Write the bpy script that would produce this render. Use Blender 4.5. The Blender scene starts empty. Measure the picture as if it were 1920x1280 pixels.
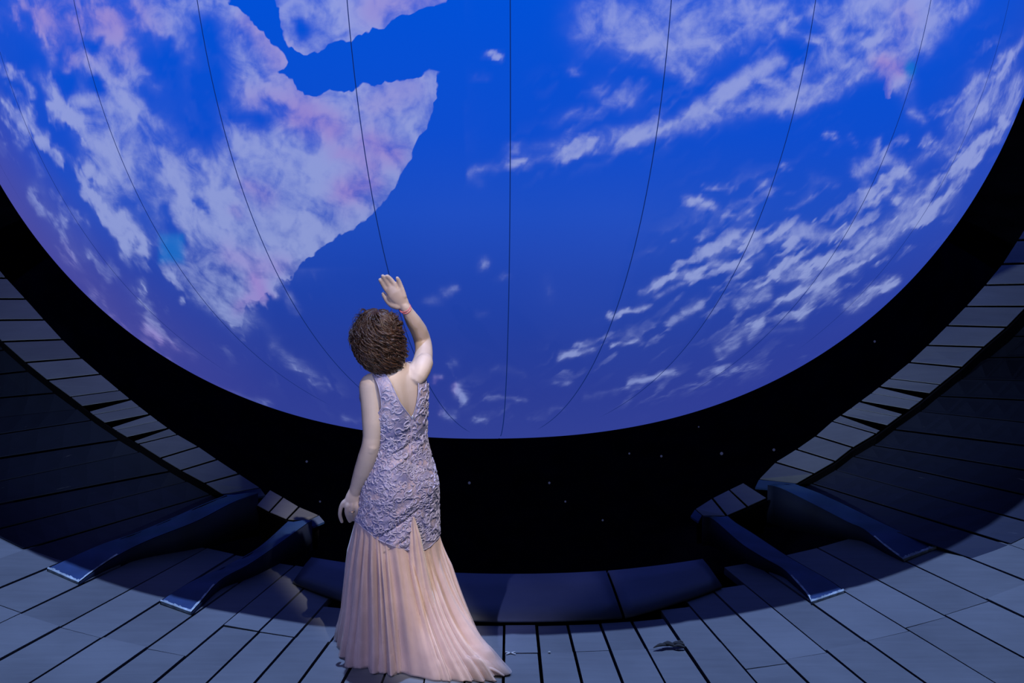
import bpy, math, random
import numpy as np
from mathutils import Vector, noise as mnoise

random.seed(7); rng = np.random.default_rng(7)
C = bpy.context.scene.collection
R = math.radians

# ------------------------------------------------------------------ camera, world, lights, exposure
HC, YC, PIT, FPX = 8.03, -18.0, R(23), 7500.0
cam = bpy.data.cameras.new('camera'); camo = bpy.data.objects.new('camera', cam); C.objects.link(camo)
camo.location = (0, YC, HC); camo.rotation_euler = (R(90)-PIT, 0, 0)
cam.sensor_width = 36; cam.lens = FPX/1920*36; cam.clip_end = 200
sc = bpy.context.scene; sc.camera = camo
sc.view_settings.view_transform = 'Standard'; sc.view_settings.look = 'None'
sc.view_settings.gamma = 1; sc.view_settings.exposure = 0; sc.view_settings.use_curve_mapping = False
w = bpy.data.worlds.new('dark_auditorium'); sc.world = w; w.use_nodes = True
w.node_tree.nodes['Background'].inputs[0].default_value = (.25, .35, 1, 1)
w.node_tree.nodes['Background'].inputs[1].default_value = .0022

def spot(name, loc, target, power, color, cone_m, blend=.15, size=.08, narrow=1):
    l = bpy.data.lights.new(name, 'SPOT'); o = bpy.data.objects.new(name, l); C.objects.link(o)
    d = Vector(target)-Vector(loc); o.location = loc; o.rotation_euler = d.to_track_quat('-Z', 'Y').to_euler()
    l.energy = power; l.color = color; l.spot_size = 2*math.atan(cone_m/d.length); l.spot_blend = blend
    l.shadow_soft_size = size; o.scale = (narrow, 1, 1)      # shutters make the beam narrower than it is tall
    return o
# overhead blue-white wash from the grid: the globe throws its round shadow on the boards below
spot('overhead_wash', (-.10, 2.1, 27), (0, .4, 0), 27000, (.39, .55, 1.0), 7.5, .3, .10)
# key profile spot high on the right, shuttered to the singer
spot('key_spot', (3.0, -9.6, 14.2), (-.38, -2.5, .84), 9000, (1.0, .88, .80), .96, .8, .06, .36)
spot('violet_fill', (-5.5, -13, 8.5), (-.42, -2.5, .98), 2900, (.42, .45, 1.0), 1.2, .3, .12, .42)
# low front-of-house washes: they catch the tilted rim and the singer's back
spot('front_wash', (-3.5, -24, 3.2), (0, 0, .8), 160, (.62, .66, 1.0), 6.0, .4, .10)
spot('front_wash', (4.5, -24, 3.2), (0, 0, .8), 160, (.60, .68, 1.0), 6.0, .4, .10)

# lamps added to brighten the rim boards, each aimed across to the far side
spot('added_rim_light', (-3.6, -7.6, 3.2), (2.25, .0, .5), 1900, (.60, .74, 1.0), 1.15, .9, .10)
spot('added_rim_light', (1.6, -8.6, 3.0), (-2.35, .0, .5), 1250, (.58, .72, 1.0), 1.15, .9, .10)

# ------------------------------------------------------------------ picture <-> place
FW = np.array([0, math.cos(PIT), -math.sin(PIT)]); UP = np.array([0, math.sin(PIT), math.cos(PIT)])
CP = np.array([0, YC, HC])
def proj(p):
    d = np.asarray(p)-CP; z = d@FW
    return 960+FPX*d[..., 0]/z, 640-FPX*(d@UP)/z
def ray(u, v): return FW+((u-960)/FPX)*np.array([1., 0, 0])-((v-640)/FPX)*UP
def onz(u, v, z=0.0):
    d = ray(u, v); return CP+(z-HC)/d[2]*d
def ony(u, v, y):
    d = ray(u, v); return CP+(y-YC)/d[1]*d
def oncyl(u, v, r):
    d = ray(u, v); o = CP-np.array([0, 1., 0]); A = d[0]**2+d[1]**2; B = o[0]*d[0]+o[1]*d[1]; D = o[0]**2+o[1]**2-r*r
    q = B*B-A*D
    while q < 0:
        r += .02; D = o[0]**2+o[1]**2-r*r; q = B*B-A*D
    return CP+(-B-math.sqrt(q))/A*d

# ------------------------------------------------------------------ helpers
def mesh_obj(name, verts, faces, mat=None, parent=None, smooth=False):
    me = bpy.data.meshes.new(name); me.from_pydata([tuple(map(float, v)) for v in verts], [], [tuple(map(int, f)) for f in faces])
    me.validate(); me.update()
    if smooth: me.polygons.foreach_set('use_smooth', [True]*len(me.polygons))
    o = bpy.data.objects.new(name, me); C.objects.link(o)
    if mat: me.materials.append(mat)
    if parent: o.parent = parent
    return o
def empty(name, loc=(0, 0, 0)):
    o = bpy.data.objects.new(name, None); C.objects.link(o); o.location = loc; o.empty_display_size = .1; return o
def tag(o, label=None, cat=None, group=None, kind=None):
    if label: o['label'] = label
    if cat: o['category'] = cat
    if group: o['group'] = group
    if kind: o['kind'] = kind
    return o
class MB:
    def __init__(s): s.v = []; s.f = []
    def add(s, v, f):
        n = len(s.v); s.v += [tuple(x) for x in v]; s.f += [tuple(i+n for i in q) for q in f]
    def build(s, name, mat, parent=None, smooth=False): return mesh_obj(name, s.v, s.f, mat, parent, smooth)
def slab(poly, t0, t1=None):
    """closed prism: poly = top corner points (3D, ccw from above), dropped by t0"""
    n = len(poly); v = [tuple(p) for p in poly]+[(p[0], p[1], p[2]-t0) for p in poly]
    f = [tuple(range(n)), tuple(range(2*n-1, n-1, -1))]+[(i, i+n, (i+1) % n+n, (i+1) % n) for i in range(n)]
    return v, f
def catmull(pts, rad, n):
    P = np.array(pts, float); r = np.array(rad, float)
    out = []; ro = []
    for i in range(len(P)-1):
        p0 = P[max(i-1, 0)]; p1 = P[i]; p2 = P[i+1]; p3 = P[min(i+2, len(P)-1)]
        for k in range(n):
            t = k/n
            out.append(.5*((2*p1)+(-p0+p2)*t+(2*p0-5*p1+4*p2-p3)*t*t+(-p0+3*p1-3*p2+p3)*t**3)); ro.append(r[i]*(1-t)+r[i+1]*t)
    out.append(P[-1]); ro.append(r[-1]); return np.array(out), np.array(ro)
def tube(pts, rad, segs=12, n=0, round_ends=True, flat=None):
    """closed tube along pts. flat=(axis vector, factor) squashes the section along the axis"""
    P = np.array(pts, float); r = np.array(rad, float)
    if n: P, r = catmull(P, r, n)
    if round_ends:
        d0 = P[0]-P[1]; d0 /= np.linalg.norm(d0)+1e-12; d1 = P[-1]-P[-2]; d1 /= np.linalg.norm(d1)+1e-12
        P = np.vstack([P[0]+d0*r[0]*.95, P[0]+d0*r[0]*.7, P, P[-1]+d1*r[-1]*.7, P[-1]+d1*r[-1]*.95])
        r = np.concatenate([[r[0]*.3, r[0]*.72], r, [r[-1]*.72, r[-1]*.3]])
    m = len(P); V = []; T = np.gradient(P, axis=0); T /= np.linalg.norm(T, axis=1)[:, None]+1e-12
    a = np.array([0, 0, 1.]) if abs(T[0][2]) < .9 else np.array([1., 0, 0])
    N = np.cross(T[0], a); N /= np.linalg.norm(N)
    ang = np.linspace(0, 2*math.pi, segs, endpoint=False)
    for i in range(m):
        N = N-T[i]*(N@T[i]); N /= np.linalg.norm(N)+1e-12; B = np.cross(T[i], N)
        off = r[i]*(np.cos(ang)[:, None]*N+np.sin(ang)[:, None]*B)
        if flat is not None:
            ax = np.array(flat[0], float); ax /= np.linalg.norm(ax); off = off-np.outer(off@ax, ax)*(1-flat[1])
        V += list(P[i]+off)
    F = [(i*segs+j, i*segs+(j+1) % segs, (i+1)*segs+(j+1) % segs, (i+1)*segs+j) for i in range(m-1) for j in range(segs)]
    F += [tuple(range(segs-1, -1, -1)), tuple((m-1)*segs+j for j in range(segs))]
    return V, F
def ellipsoid(c, rad, rot=None, nu=24, nv=16):
    V = []; F = []
    for i in range(nv+1):
        t = math.pi*i/nv
        for j in range(nu):
            p = np.array([rad[0]*math.sin(t)*math.cos(2*math.pi*j/nu), rad[1]*math.sin(t)*math.sin(2*math.pi*j/nu), rad[2]*math.cos(t)])
            if rot is not None: p = rot@p
            V.append(p+c)
    for i in range(nv):
        for j in range(nu):
            F.append((i*nu+j, (i+1)*nu+j, (i+1)*nu+(j+1) % nu, i*nu+(j+1) % nu))
    return V, F

def mat(name, col, rough=.6, metal=0., noise=None, bump=None, spec=.4, sheen=0.):
    m = bpy.data.materials.new(name); m.use_nodes = True; nt = m.node_tree; b = nt.nodes['Principled BSDF']
    b.inputs['Base Color'].default_value = (*col, 1); b.inputs['Roughness'].default_value = rough
    b.inputs['Metallic'].default_value = metal; b.inputs['Specular IOR Level'].default_value = spec
    if sheen: b.inputs['Sheen Weight'].default_value = sheen
    tc = nt.nodes.new('ShaderNodeTexCoord')
    if noise:
        sc_, amt, det = noise
        n = nt.nodes.new('ShaderNodeTexNoise'); n.inputs['Scale'].default_value = sc_; n.inputs['Detail'].default_value = det
        nt.links.new(tc.outputs['Object'], n.inputs['Vector'])
        mr = nt.nodes.new('ShaderNodeMapRange'); mr.inputs['From Min'].default_value = .3; mr.inputs['From Max'].default_value = .7
        mr.inputs['To Min'].default_value = 1-amt; mr.inputs['To Max'].default_value = 1+amt
        nt.links.new(n.outputs['Fac'], mr.inputs['Value'])
        mx = nt.nodes.new('ShaderNodeVectorMath'); mx.operation = 'SCALE'; mx.inputs[0].default_value = col
        nt.links.new(mr.outputs['Result'], mx.inputs['Scale']); nt.links.new(mx.outputs['Vector'], b.inputs['Base Color'])
    if bump:
        n = nt.nodes.new('ShaderNodeTexNoise'); n.inputs['Scale'].default_value = bump[0]; n.inputs['Detail'].default_value = 4
        nt.links.new(tc.outputs['Object'], n.inputs['Vector'])
        bp = nt.nodes.new('ShaderNodeBump'); bp.inputs['Strength'].default_value = bump[1]; bp.inputs['Distance'].default_value = bump[2]
        nt.links.new(n.outputs['Fac'], bp.inputs['Height']); nt.links.new(bp.outputs['Normal'], b.inputs['Normal'])
    return m

def plank_mat(base=(.150, .165, .190), nm='painted_boards'):
    """painted grey-blue boards: each object its own tone, grain running across, scuffs"""
    m = bpy.data.materials.new(nm); m.use_nodes = True; nt = m.node_tree; b = nt.nodes['Principled BSDF']; L = nt.links.new
    b.inputs['Roughness'].default_value = .55; b.inputs['Specular IOR Level'].default_value = .35
    tc = nt.nodes.new('ShaderNodeTexCoord'); oi = nt.nodes.new('ShaderNodeObjectInfo')
    geo = nt.nodes.new('ShaderNodeNewGeometry')
    mp = nt.nodes.new('ShaderNodeMapping'); mp.inputs['Scale'].default_value = (3.0, 30, 8); L(geo.outputs['Position'], mp.inputs['Vector'])
    n1 = nt.nodes.new('ShaderNodeTexNoise'); n1.inputs['Scale'].default_value = 1.0; n1.inputs['Detail'].default_value = 6; n1.inputs['Roughness'].default_value = .6; L(mp.outputs[0], n1.inputs['Vector'])
    n2 = nt.nodes.new('ShaderNodeTexNoise'); n2.inputs['Scale'].default_value = 2.6; n2.inputs['Detail'].default_value = 5; L(geo.outputs['Position'], n2.inputs['Vector'])
    mp3 = nt.nodes.new('ShaderNodeMapping'); mp3.inputs['Scale'].default_value = (5, 75, 20); mp3.inputs['Rotation'].default_value = (0, 0, .15); L(geo.outputs['Position'], mp3.inputs['Vector'])
    n3 = nt.nodes.new('ShaderNodeTexNoise'); n3.inputs['Scale'].default_value = 1.; n3.inputs['Detail'].default_value = 3; L(mp3.outputs[0], n3.inputs['Vector'])
    s3 = nt.nodes.new('ShaderNodeMapRange'); s3.interpolation_type = 'SMOOTHSTEP'; s3.inputs['From Min'].default_value = .70; s3.inputs['From Max'].default_value = .80; L(n3.outputs['Fac'], s3.inputs['Value'])
    def mth(op, a, b_):
        x = nt.nodes.new('ShaderNodeMath'); x.operation = op
        for i, q in enumerate((a, b_)):
            if isinstance(q, (int, float)): x.inputs[i].default_value = q
            else: L(q, x.inputs[i])
        return x.outputs[0]
    f = mth('ADD', mth('MULTIPLY', n1.outputs['Fac'], .35), mth('MULTIPLY', n2.outputs['Fac'], .55))
    f = mth('ADD', f, mth('MULTIPLY', oi.outputs['Random'], .26))
    mr = nt.nodes.new('ShaderNodeMapRange'); mr.inputs['From Min'].default_value = .3; mr.inputs['From Max'].default_value = .8
    mr.inputs['To Min'].default_value = .72; mr.inputs['To Max'].default_value = 1.28; L(f, mr.inputs['Value'])
    vm = nt.nodes.new('ShaderNodeVectorMath'); vm.operation = 'SCALE'; vm.inputs[0].default_value = base; L(mr.outputs[0], vm.inputs['Scale'])
    mx = nt.nodes.new('ShaderNodeMixRGB'); mx.inputs['Color2'].default_value = (.26, .28, .30, 1); L(mth('MULTIPLY', s3.outputs[0], .55), mx.inputs['Fac']); L(vm.outputs[0], mx.inputs['Color1'])
    L(mx.outputs[0], b.inputs['Base Color'])
    bp = nt.nodes.new('ShaderNodeBump'); bp.inputs['Strength'].default_value = .25; bp.inputs['Distance'].default_value = .004; L(n1.outputs['Fac'], bp.inputs['Height']); L(bp.outputs[0], b.inputs['Normal'])
    return m
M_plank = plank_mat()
M_bank = plank_mat((.018, .024, .050), 'shaded_boards')  # darker copy of the board colour, with the bank's shade put in
M_black = mat('black_paint', (.004, .004, .006), .9, noise=(3, .4, 3), spec=.1)
M_velvet = mat('black_cloth', (.002, .002, .004), 1., noise=(8, .3, 3), spec=0)
M_under = mat('dark_subfloor', (.0007, .0007, .001), 1., noise=(4, .5, 3), spec=0)
M_apron = mat('apron_vinyl', (.10, .12, .17), .45, noise=(2.5, .2, 4), spec=.4)
M_cheek = mat('cheek_shade', (.008, .014, .04), .7, noise=(5, .3, 3), spec=.2)  # shade on the ramp sides is put into this dark colour
M_ramp = mat('ramp_cloth_blue', (.020, .060, .19), .55, noise=(5, .3, 5), spec=.4, bump=(20, .2, .004))
M_worn = mat('worn_edge', (.42, .50, .56), .6, noise=(30, .6, 5))
M_tape = mat('white_tape', (.6, .62, .6), .6, noise=(30, .2, 3))
M_scrap = mat('black_feather', (.02, .02, .022), .8, noise=(30, .5, 3), sheen=.3)
M_skin = mat('skin', (.54, .42, .34), .5, noise=(9, .08, 4), spec=.35, bump=(90, .05, .001))
M_skin.node_tree.nodes['Principled BSDF'].inputs['Subsurface Weight'].default_value = .0
M_shoe = mat('beige_leather', (.5, .38, .33), .4, noise=(20, .1, 3))
M_hair = mat('brown_hair', (.046, .021, .011), .40, noise=(40, .5, 4), spec=.38)
M_gold = mat('gold_metal', (.9, .65, .45), .25, 1., noise=(50, .1, 2))
M_bead = mat('pink_beads', (.75, .22, .25), .35, noise=(60, .3, 2))
M_zip = mat('zip_tape', (.42, .36, .46), .5, noise=(80, .2, 2))
M_scroll = mat('lace_cord', (.38, .36, .50), .42, noise=(60, .25, 3), spec=.5)
M_sequin = mat('sequins', (.75, .8, .9), .15, .7, noise=(90, .2, 2))

# ------------------------------------------------------------------ the floor: subfloor, boards (measured joint lines)
HUB = np.array([0, 1.0])
def az_r(p): return math.degrees(math.atan2(p[0], HUB[1]-p[1])), math.hypot(p[0], p[1]-HUB[1])
LN = [((5, 722), (40, 721)), ((0, 763), (35, 760)), ((0, 808), (37, 800)), ((0, 851), (77, 836)), ((0, 896), (75, 877)), ((0, 941), (77, 923)), ((0, 989), (117, 954)),
      ((0, 1045), (131, 1000)), ((0, 1101), (241, 1004)), ((0, 1167), (330, 1011)), ((0, 1235), (330, 1057)), ((55, 1280), (293, 1130)), ((179, 1280), (466, 1081)),
      ((330, 1245), (505, 1100)), ((389, 1278), (551, 1122)), ((481, 1275), (601, 1142)), ((562, 1278), (636, 1181)), ((643, 1280), (690, 1188)),
      ((718, 1280), (747, 1190)), ((797, 1280), (812, 1190)), ((872, 1280), (880, 1180)), ((943, 1280), (945, 1179)), ((1016, 1280), (1007, 1177)), ((1091, 1280), (1066, 1174)), ((1167, 1280), (1125, 1168)),
      ((1248, 1280), (1180, 1157)), ((1329, 1280), (1235, 1142)), ((1421, 1280), (1286, 1129)), ((1517, 1280), (1333, 1105)), ((1600, 1262), (1410, 1107)),
      ((1734, 1280), (1524, 1131)), ((1865, 1280), (1583, 1108)), ((1920, 1233), (1631, 1077)), ((1920, 1158), (1590, 999)), ((1920, 1088), (1671, 988)),
      ((1920, 1030), (1646, 933)), ((1920, 974), (1709, 908)), ((1920, 922), (1784, 886)), ((1920, 874), (1801, 850)), ((1920, 827), (1813, 810)),
      ((1920, 782), (1815, 767)), ((1920, 739), (1836, 732)), ((1920, 698), (1871, 696)), ((1920, 655), (1848, 653))]
js = []
for a, b in LN:
    A, B = onz(*a)[:2], onz(*b)[:2]; d = A-B
    js.append(((A+B)/2, math.atan2(d[0], -d[1])))
mid = np.array([j[0] for j in js]); beta = np.array([j[1] for j in js])
alp = np.array([math.radians(az_r(p)[0]) for p in mid])
cf = np.polyfit(alp, beta, 5)
beta = .6*beta+.4*np.polyval(cf, alp)
lines = [(mid[i], beta[i]) for i in range(len(js))]
def radial(azd): a = R(azd); return (HUB+3.2*np.array([math.sin(a), -math.cos(a)]), a)
amin, amax = math.degrees(alp.min()), math.degrees(alp.max())
def cross_r(line, r):
    p, b = line; d = np.array([math.sin(b), -math.cos(b)]); o = p-HUB; B = o@d; q = B*B-(o@o-r*r)
    return p+(-B+math.sqrt(max(q, 0)))*d
# continue the fan past the frame with the step of the last boards
lead = [radial(amin-3.6*k-6) for k in range(3, 0, -1)]; tail = [radial(amax+3.6*k+4) for k in range(1, 4)]
lines = lead+lines+tail
floor = mesh_obj('floor', *slab([(HUB[0]+r*math.sin(a), HUB[1]-r*math.cos(a), -.055) for r, a in [(7.5, 2*math.pi*k/64) for k in range(64)]], .1), M_under)
# cut the pit out of the subfloor: ring instead of a disc
V = []; F = []
for k in range(96):
    a = 2*math.pi*k/96
    for r, z in ((2.82, -.055), (9, -.055), (9, -.2), (2.82, -.2)): V.append((HUB[0]+r*math.sin(a), HUB[1]-r*math.cos(a), z))
for k in range(96):
    n = (k+1) % 96
    for i in range(4): F.append((k*4+i, k*4+(i+1) % 4, n*4+(i+1) % 4, n*4+i))
me = bpy.data.meshes.new('floor'); me.from_pydata(V, [], F); me.update(); me.materials.append(M_under); floor.data = me
tag(floor, kind='structure')
npl = 0
def r_inner(azd):
    if abs(azd) < 12: return 3.28
    if abs(azd) < 15.5: return 3.20
    if abs(azd) < 19: return 3.06
    if abs(azd) < 36: return 2.86
    return 3.08
for i in range(len(lines)-1):
    l0, l1 = lines[i], lines[i+1]
    am = (az_r(cross_r(l0, 3.3))[0]+az_r(cross_r(l1, 3.3))[0])/2
    if az_r(cross_r(l1, 3.3))[0]-az_r(cross_r(l0, 3.3))[0] < .6: continue
    s = abs(am)
    if s < 15: cuts = [3.55 if am > -10 else 3.53, 4.15]
    elif s < 45: cuts = [3.82-.006*(s-15), 4.9] if am > -12 else [3.52 if s < 21 else 3.84, 4.7]
    else: cuts = [3.6, 4.9] if i % 2 else [4.4]
    rs = [r_inner(am)]+[c+random.uniform(-.012, .012) for c in cuts]+[6.2]
    for k in range(len(rs)-1):
        g = random.uniform(.004, .0085) if s < 30 else random.uniform(.0035, .0065)
        c = []
        for (ln, sg) in ((l0, 1), (l1, -1)):
            nrm = np.array([math.cos(ln[1]), math.sin(ln[1])])*g*sg
            c.append((cross_r(ln, rs[k]+.003)+nrm, cross_r(ln, rs[k+1]-.002)+nrm))
        z = random.uniform(-.004, .003); tz = random.uniform(-.003, .003)
        q = [(*c[0][0], z), (*c[0][1], z+tz), (*c[1][1], z), (*c[1][0], z-tz)]
        mesh_obj('plank', *slab(q, .035), M_plank, floor); npl += 1
# apron: smooth kerb panels along the front lip of the pit
az_b = [-19, -8.5, 8.7, 18]
for i in range(3):
    a0, a1 = az_b[i]+.12, az_b[i+1]-.12; top = []; n = 10
    prof = [(3.26, .004), (3.12, .012), (2.97, .020), (2.84, .022), (2.80, -.01), (2.80, -.3)]
    V = []; F = []
    for k in range(n+1):
        a = R(a0+(a1-a0)*k/n); sh = max(0, (abs(math.degrees(a))-9)/10)*.22
        for (r, z) in prof: rr = r-sh*(r-2.8)/.46; V.append((rr*math.sin(a), 1-rr*math.cos(a), z))
    m_ = len(prof)
    for k in range(n):
        for j in range(m_-1): F.append((k*m_+j, (k+1)*m_+j, (k+1)*m_+j+1, k*m_+j+1))
    o = mesh_obj('apron_panel', V, F, M_apron, floor, True)
    sm = o.modifiers.new('thick', 'SOLIDIFY'); sm.thickness = .012; sm.offset = 1

# ------------------------------------------------------------------ the pit below the globe (black cloth bowl with faint stars)
V = []; F = []; na, nb = 96, 14
for j in range(nb+1):
    t = j/nb; r = 2.80*math.cos(t*math.pi/2*.98); z = -.06-1.5*math.sin(t*math.pi/2)
    for k in range(na): a = 2*math.pi*k/na; V.append((r*math.sin(a), 1-r*math.cos(a), z))
for j in range(nb):
    for k in range(na): F.append((j*na+k, j*na+(k+1) % na, (j+1)*na+(k+1) % na, (j+1)*na+k))
pit = mesh_obj('star_cloth', V, F, M_velvet, None, True)
pit.modifiers.new('thick', 'SOLIDIFY').thickness = .02
tag(pit, 'black star cloth lining the round pit beneath the glowing globe', 'cloth')
M_star = bpy.data.materials.new('projected_star'); M_star.use_nodes = True
nt = M_star.node_tree; bs = nt.nodes['Principled BSDF']; bs.inputs['Base Color'].default_value = (.02, .02, .04, 1)
bs.inputs['Emission Color'].default_value = (.35, .42, 1, 1); bs.inputs['Emission Strength'].default_value = .06  # glowing beads stand in for spots of light projected on the cloth
def pit_hit(u, v):
    d = ray(u, v); best = None
    for t in np.linspace(15, 26, 2200):
        p = CP+t*d
        if p[2] > -.06: continue
        s = min(1, (-.06-p[2])/1.5); r = 2.80*math.cos(math.asin(s)*.98)
        if math.hypot(p[0], p[1]-1) > r-.01: return p-d*.012
    return None
for (u, v, sz) in [(1353, 850, 8), (1451, 843, 7), (1240, 855, 6), (1030, 905, 6), (880, 905, 7), (1180, 850, 5), (1060, 940, 5), (1310, 800, 4), (575, 865, 6), (600, 940, 5), (440, 885, 5), (1130, 975, 5), (1640, 640, 6), (360, 690, 4)]:
    p = pit_hit(u, v)
    if p is not None:
        o = mesh_obj('star', *ellipsoid(p, (sz/440*.5,)*3, None, 8, 6), M_star, pit, True)

# ------------------------------------------------------------------ black backdrop and side drapes (the dark of the stage)
def drape(name, x0, y0, x1, y1, h):
    V = []; F = []; n = 160
    for i in range(n+1):
        t = i/n; d = np.array([x1-x0, y1-y0]); L_ = np.linalg.norm(d); nn = np.array([-d[1], d[0]])/L_
        o_ = .10*math.sin(t*L_*9)+.05*math.sin(t*L_*21+1); p = np.array([x0, y0])+d*t+nn*o_
        V += [(p[0], p[1], -.05), (p[0], p[1], h)]
    F = [(2*i, 2*i+2, 2*i+3, 2*i+1) for i in range(n)]
    o = mesh_obj(name, V, F, M_velvet, None, True); o.modifiers.new('thick', 'SOLIDIFY').thickness = .01
    return tag(o, kind='structure')
drape('wall_back', -8.5, 12.5, 8.5, 12.5, 9)
drape('wall_left', -8.5, -3.0, -8.5, 12.5, 9)
drape('wall_right', 8.5, 12.5, 8.5, -3.0, 9)

# ------------------------------------------------------------------ tilted rim of boards around the pit
jR = [((1303, 955), (1316, 966)), ((1336, 934), (1362, 966)), ((1368, 918), (1401, 949)), ((1395, 905), (1438, 932)), None,
      ((1423, 899), (1492, 906)), ((1455, 866), (1525, 887)), ((1494, 842), (1565, 864)), ((1530, 817), (1598, 838)), ((1562, 789), (1642, 812)), ((1596, 765), (1684, 781)),
      ((1634, 737), (1724, 752)), ((1668, 710), (1761, 721)), ((1706, 679), (1802, 688)), ((1740, 647), (1843, 650)), ((1777, 610), (1886, 613)),
      ((1812, 574), (1924, 574)), ((1848, 534), (1958, 532)), ((1880, 495), (1990, 491)), ((1909, 450), (2022, 445)), ((1937, 405), (2050, 398))]
jL = [((598, 966), (578, 976)), ((560, 950), (538, 973)), ((530, 932), (505, 959)), ((505, 918), (481, 946)), None,
      ((488, 915), (419, 927)), ((447, 888), (385, 905)), ((406, 861), (340, 881)), ((371, 837), (302, 858)), ((331, 814), (260, 831)), ((296, 789), (218, 806)),
      ((261, 762), (176, 777)), ((224, 732), (134, 744)), ((187, 701), (90, 712)), ((152, 671), (49, 679)), ((116, 636), (5, 640)),
      ((82, 599), (-32, 600)), ((47, 560), (-66, 560)), ((11, 521), (-100, 519)), ((-22, 482), (-134, 478)), ((-52, 440), (-165, 434))]
def rim_pt(uv, i, outer):
    return onz(uv[0], uv[1], (.17+.040*(i-5) if i >= 5 else .10+.014*i)+(.0 if outer else .012))
fa = MB()
def build_rim(J, side):
    rim = empty('walkway', (side*2.5, 0, 0))
    tag(rim, 'grey plank rim curving up from the pit on the %s side of the globe' % ('right' if side > 0 else 'left'), 'platform', 'curved plank rims beside the globe')
    bpy.context.view_layer.update(); inv = np.array([side*2.5, 0, 0])
    def piece(a, b, name='plank', t0=0., t1=1., s0=None, s1=None, th=.003):
        # a,b = (inner,outer) joints; t0..t1 share of the width on the outer end, s0..s1 on the inner end
        if s0 is None: s0, s1 = t0, t1
        ai, ao, bi, bo = a[0], a[1], b[0], b[1]
        q = [ai+(bi-ai)*s0, ao+(bo-ao)*t0, ao+(bo-ao)*t1, ai+(bi-ai)*s1]
        if side < 0: q = q[::-1]
        return mesh_obj(name, *slab([p-inv for p in q], th), M_plank, rim)
    pts = [None if j is None else (rim_pt(j[0], i, False), rim_pt(j[1], i, True)) for i, j in enumerate(J)]
    p, q = pts[-1], pts[-2]     # carry on past the frame
    for k in range(1):
        ext = (2*p[0]-q[0]+np.array([-side*.05, 0, -.01]), 2*p[1]-q[1]+np.array([-side*.055, 0, -.01])); pts.append(ext); q, p = p, ext
    sk = []
    for i in range(len(pts)-1):
        if pts[i] is None or pts[i+1] is None: continue
        a, b = pts[i], pts[i+1]; g = .055
        if i in (9, 10, 11):      # the three boards with a flap standing open
            piece(a, b, 'plank', .52, .985); piece(a, b, 'plank', .03, .17, .03, .40)
            mid_i = a[0]+(b[0]-a[0])*.47; o0 = a[1]+(b[1]-a[1])*.22; o1 = a[1]+(b[1]-a[1])*.50
            qv = [mid_i-inv, o0-inv+np.array([0, 0, -.05]), o1-inv+np.array([0, 0, -.06]), a[0]+(b[0]-a[0])*.5-inv]
            if side < 0: qv = qv[::-1]
            mesh_obj('open_flap', *slab(qv, .01), M_under, rim)
        else: piece(a, b, 'plank', g, 1-g)
        sk.append((a, b))
    # fold-down ends beside the ramps
    for e in (0, 5):
        a = pts[e]; d = (pts[e][0]-pts[e+1][0]); d /= np.linalg.norm(d)
        n0, n1 = a[0]+d*.02, a[1]+d*.0
        qv = [a[0]-inv, a[1]-inv, a[1]+d*.025-inv+np.array([0, 0, -.02]), a[0]+d*.03-inv+np.array([0, 0, -.02])]
        if side < 0: qv = qv[::-1]
        mesh_obj('end_board', *slab(qv[::-1], .01), M_ramp, rim)
    # black fascia below the outer edge and black lining below the inner edge
    fz = MB()
    for a, b in sk:
        for (p0, p1, dr) in ((a[1], b[1], .06), (a[0], b[0], -.0)):
            def foot(p):
                h = p[:2]-HUB; L_ = np.linalg.norm(h); r = L_-.03 if dr else L_+.03
                return np.array([*(HUB+h/L_*r), -.05])
            v4 = [p0-inv-[0, 0, .012], p1-inv-[0, 0, .012], foot(p1)-inv, foot(p0)-inv]
            fz.add(v4, [(0, 1, 2, 3)])
    o = fz.build('fascia', M_black, rim); o.modifiers.new('thick', 'SOLIDIFY').thickness = .008
    return rim, pts
rimR, ptsR = build_rim(jR, 1); rimL, ptsL = build_rim(jL, -1)

# ------------------------------------------------------------------ the bank: boards running from the floor up to the rim's outer edge
RB = 3.36
def bank(pts, side, sel):
    poly = [p[1] for p in pts if p is not None]; px = np.array([proj(p) for p in poly]); rr = []
    for (A, B) in sel:
        A, B = np.array(A, float), np.array(B, float); d = B-A; hit = None
        for i in range(len(px)-1):       # continue the joint line inwards until it meets the rim
            e = px[i+1]-px[i]; den = d[0]*e[1]-d[1]*e[0]
            if abs(den) < 1e-9: continue
            w_ = px[i]-A; t = (w_[0]*e[1]-w_[1]*e[0])/den; s = (w_[0]*d[1]-w_[1]*d[0])/den
            if t > 0 and 0 <= s <= 1: hit = poly[i]+(poly[i+1]-poly[i])*s; break
        best = min((abs(az_r(onz(*(A+d*q)))[1]-RB), q) for q in np.linspace(-4, 1.5, 1400) if side*(A+d*q)[0] > side*(960+side*520))
        if hit is None: continue
        foot = onz(*(A+d*best[1]))
        if best[0] > .05 and rr: a_ = R(az_r(rr[-1][1])[0]+side*4.6); foot = np.array([RB*math.sin(a_), 1-RB*math.cos(a_), 0])
        rr.append((hit, foot))
    return rr
selR = [l for l in LN if l[0][0] == 1920 and l[0][1] < 1100]; selL = [l for l in LN if l[0][0] < 10 and l[0][1] < 1102][::-1]
floorfoot = {}
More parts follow.
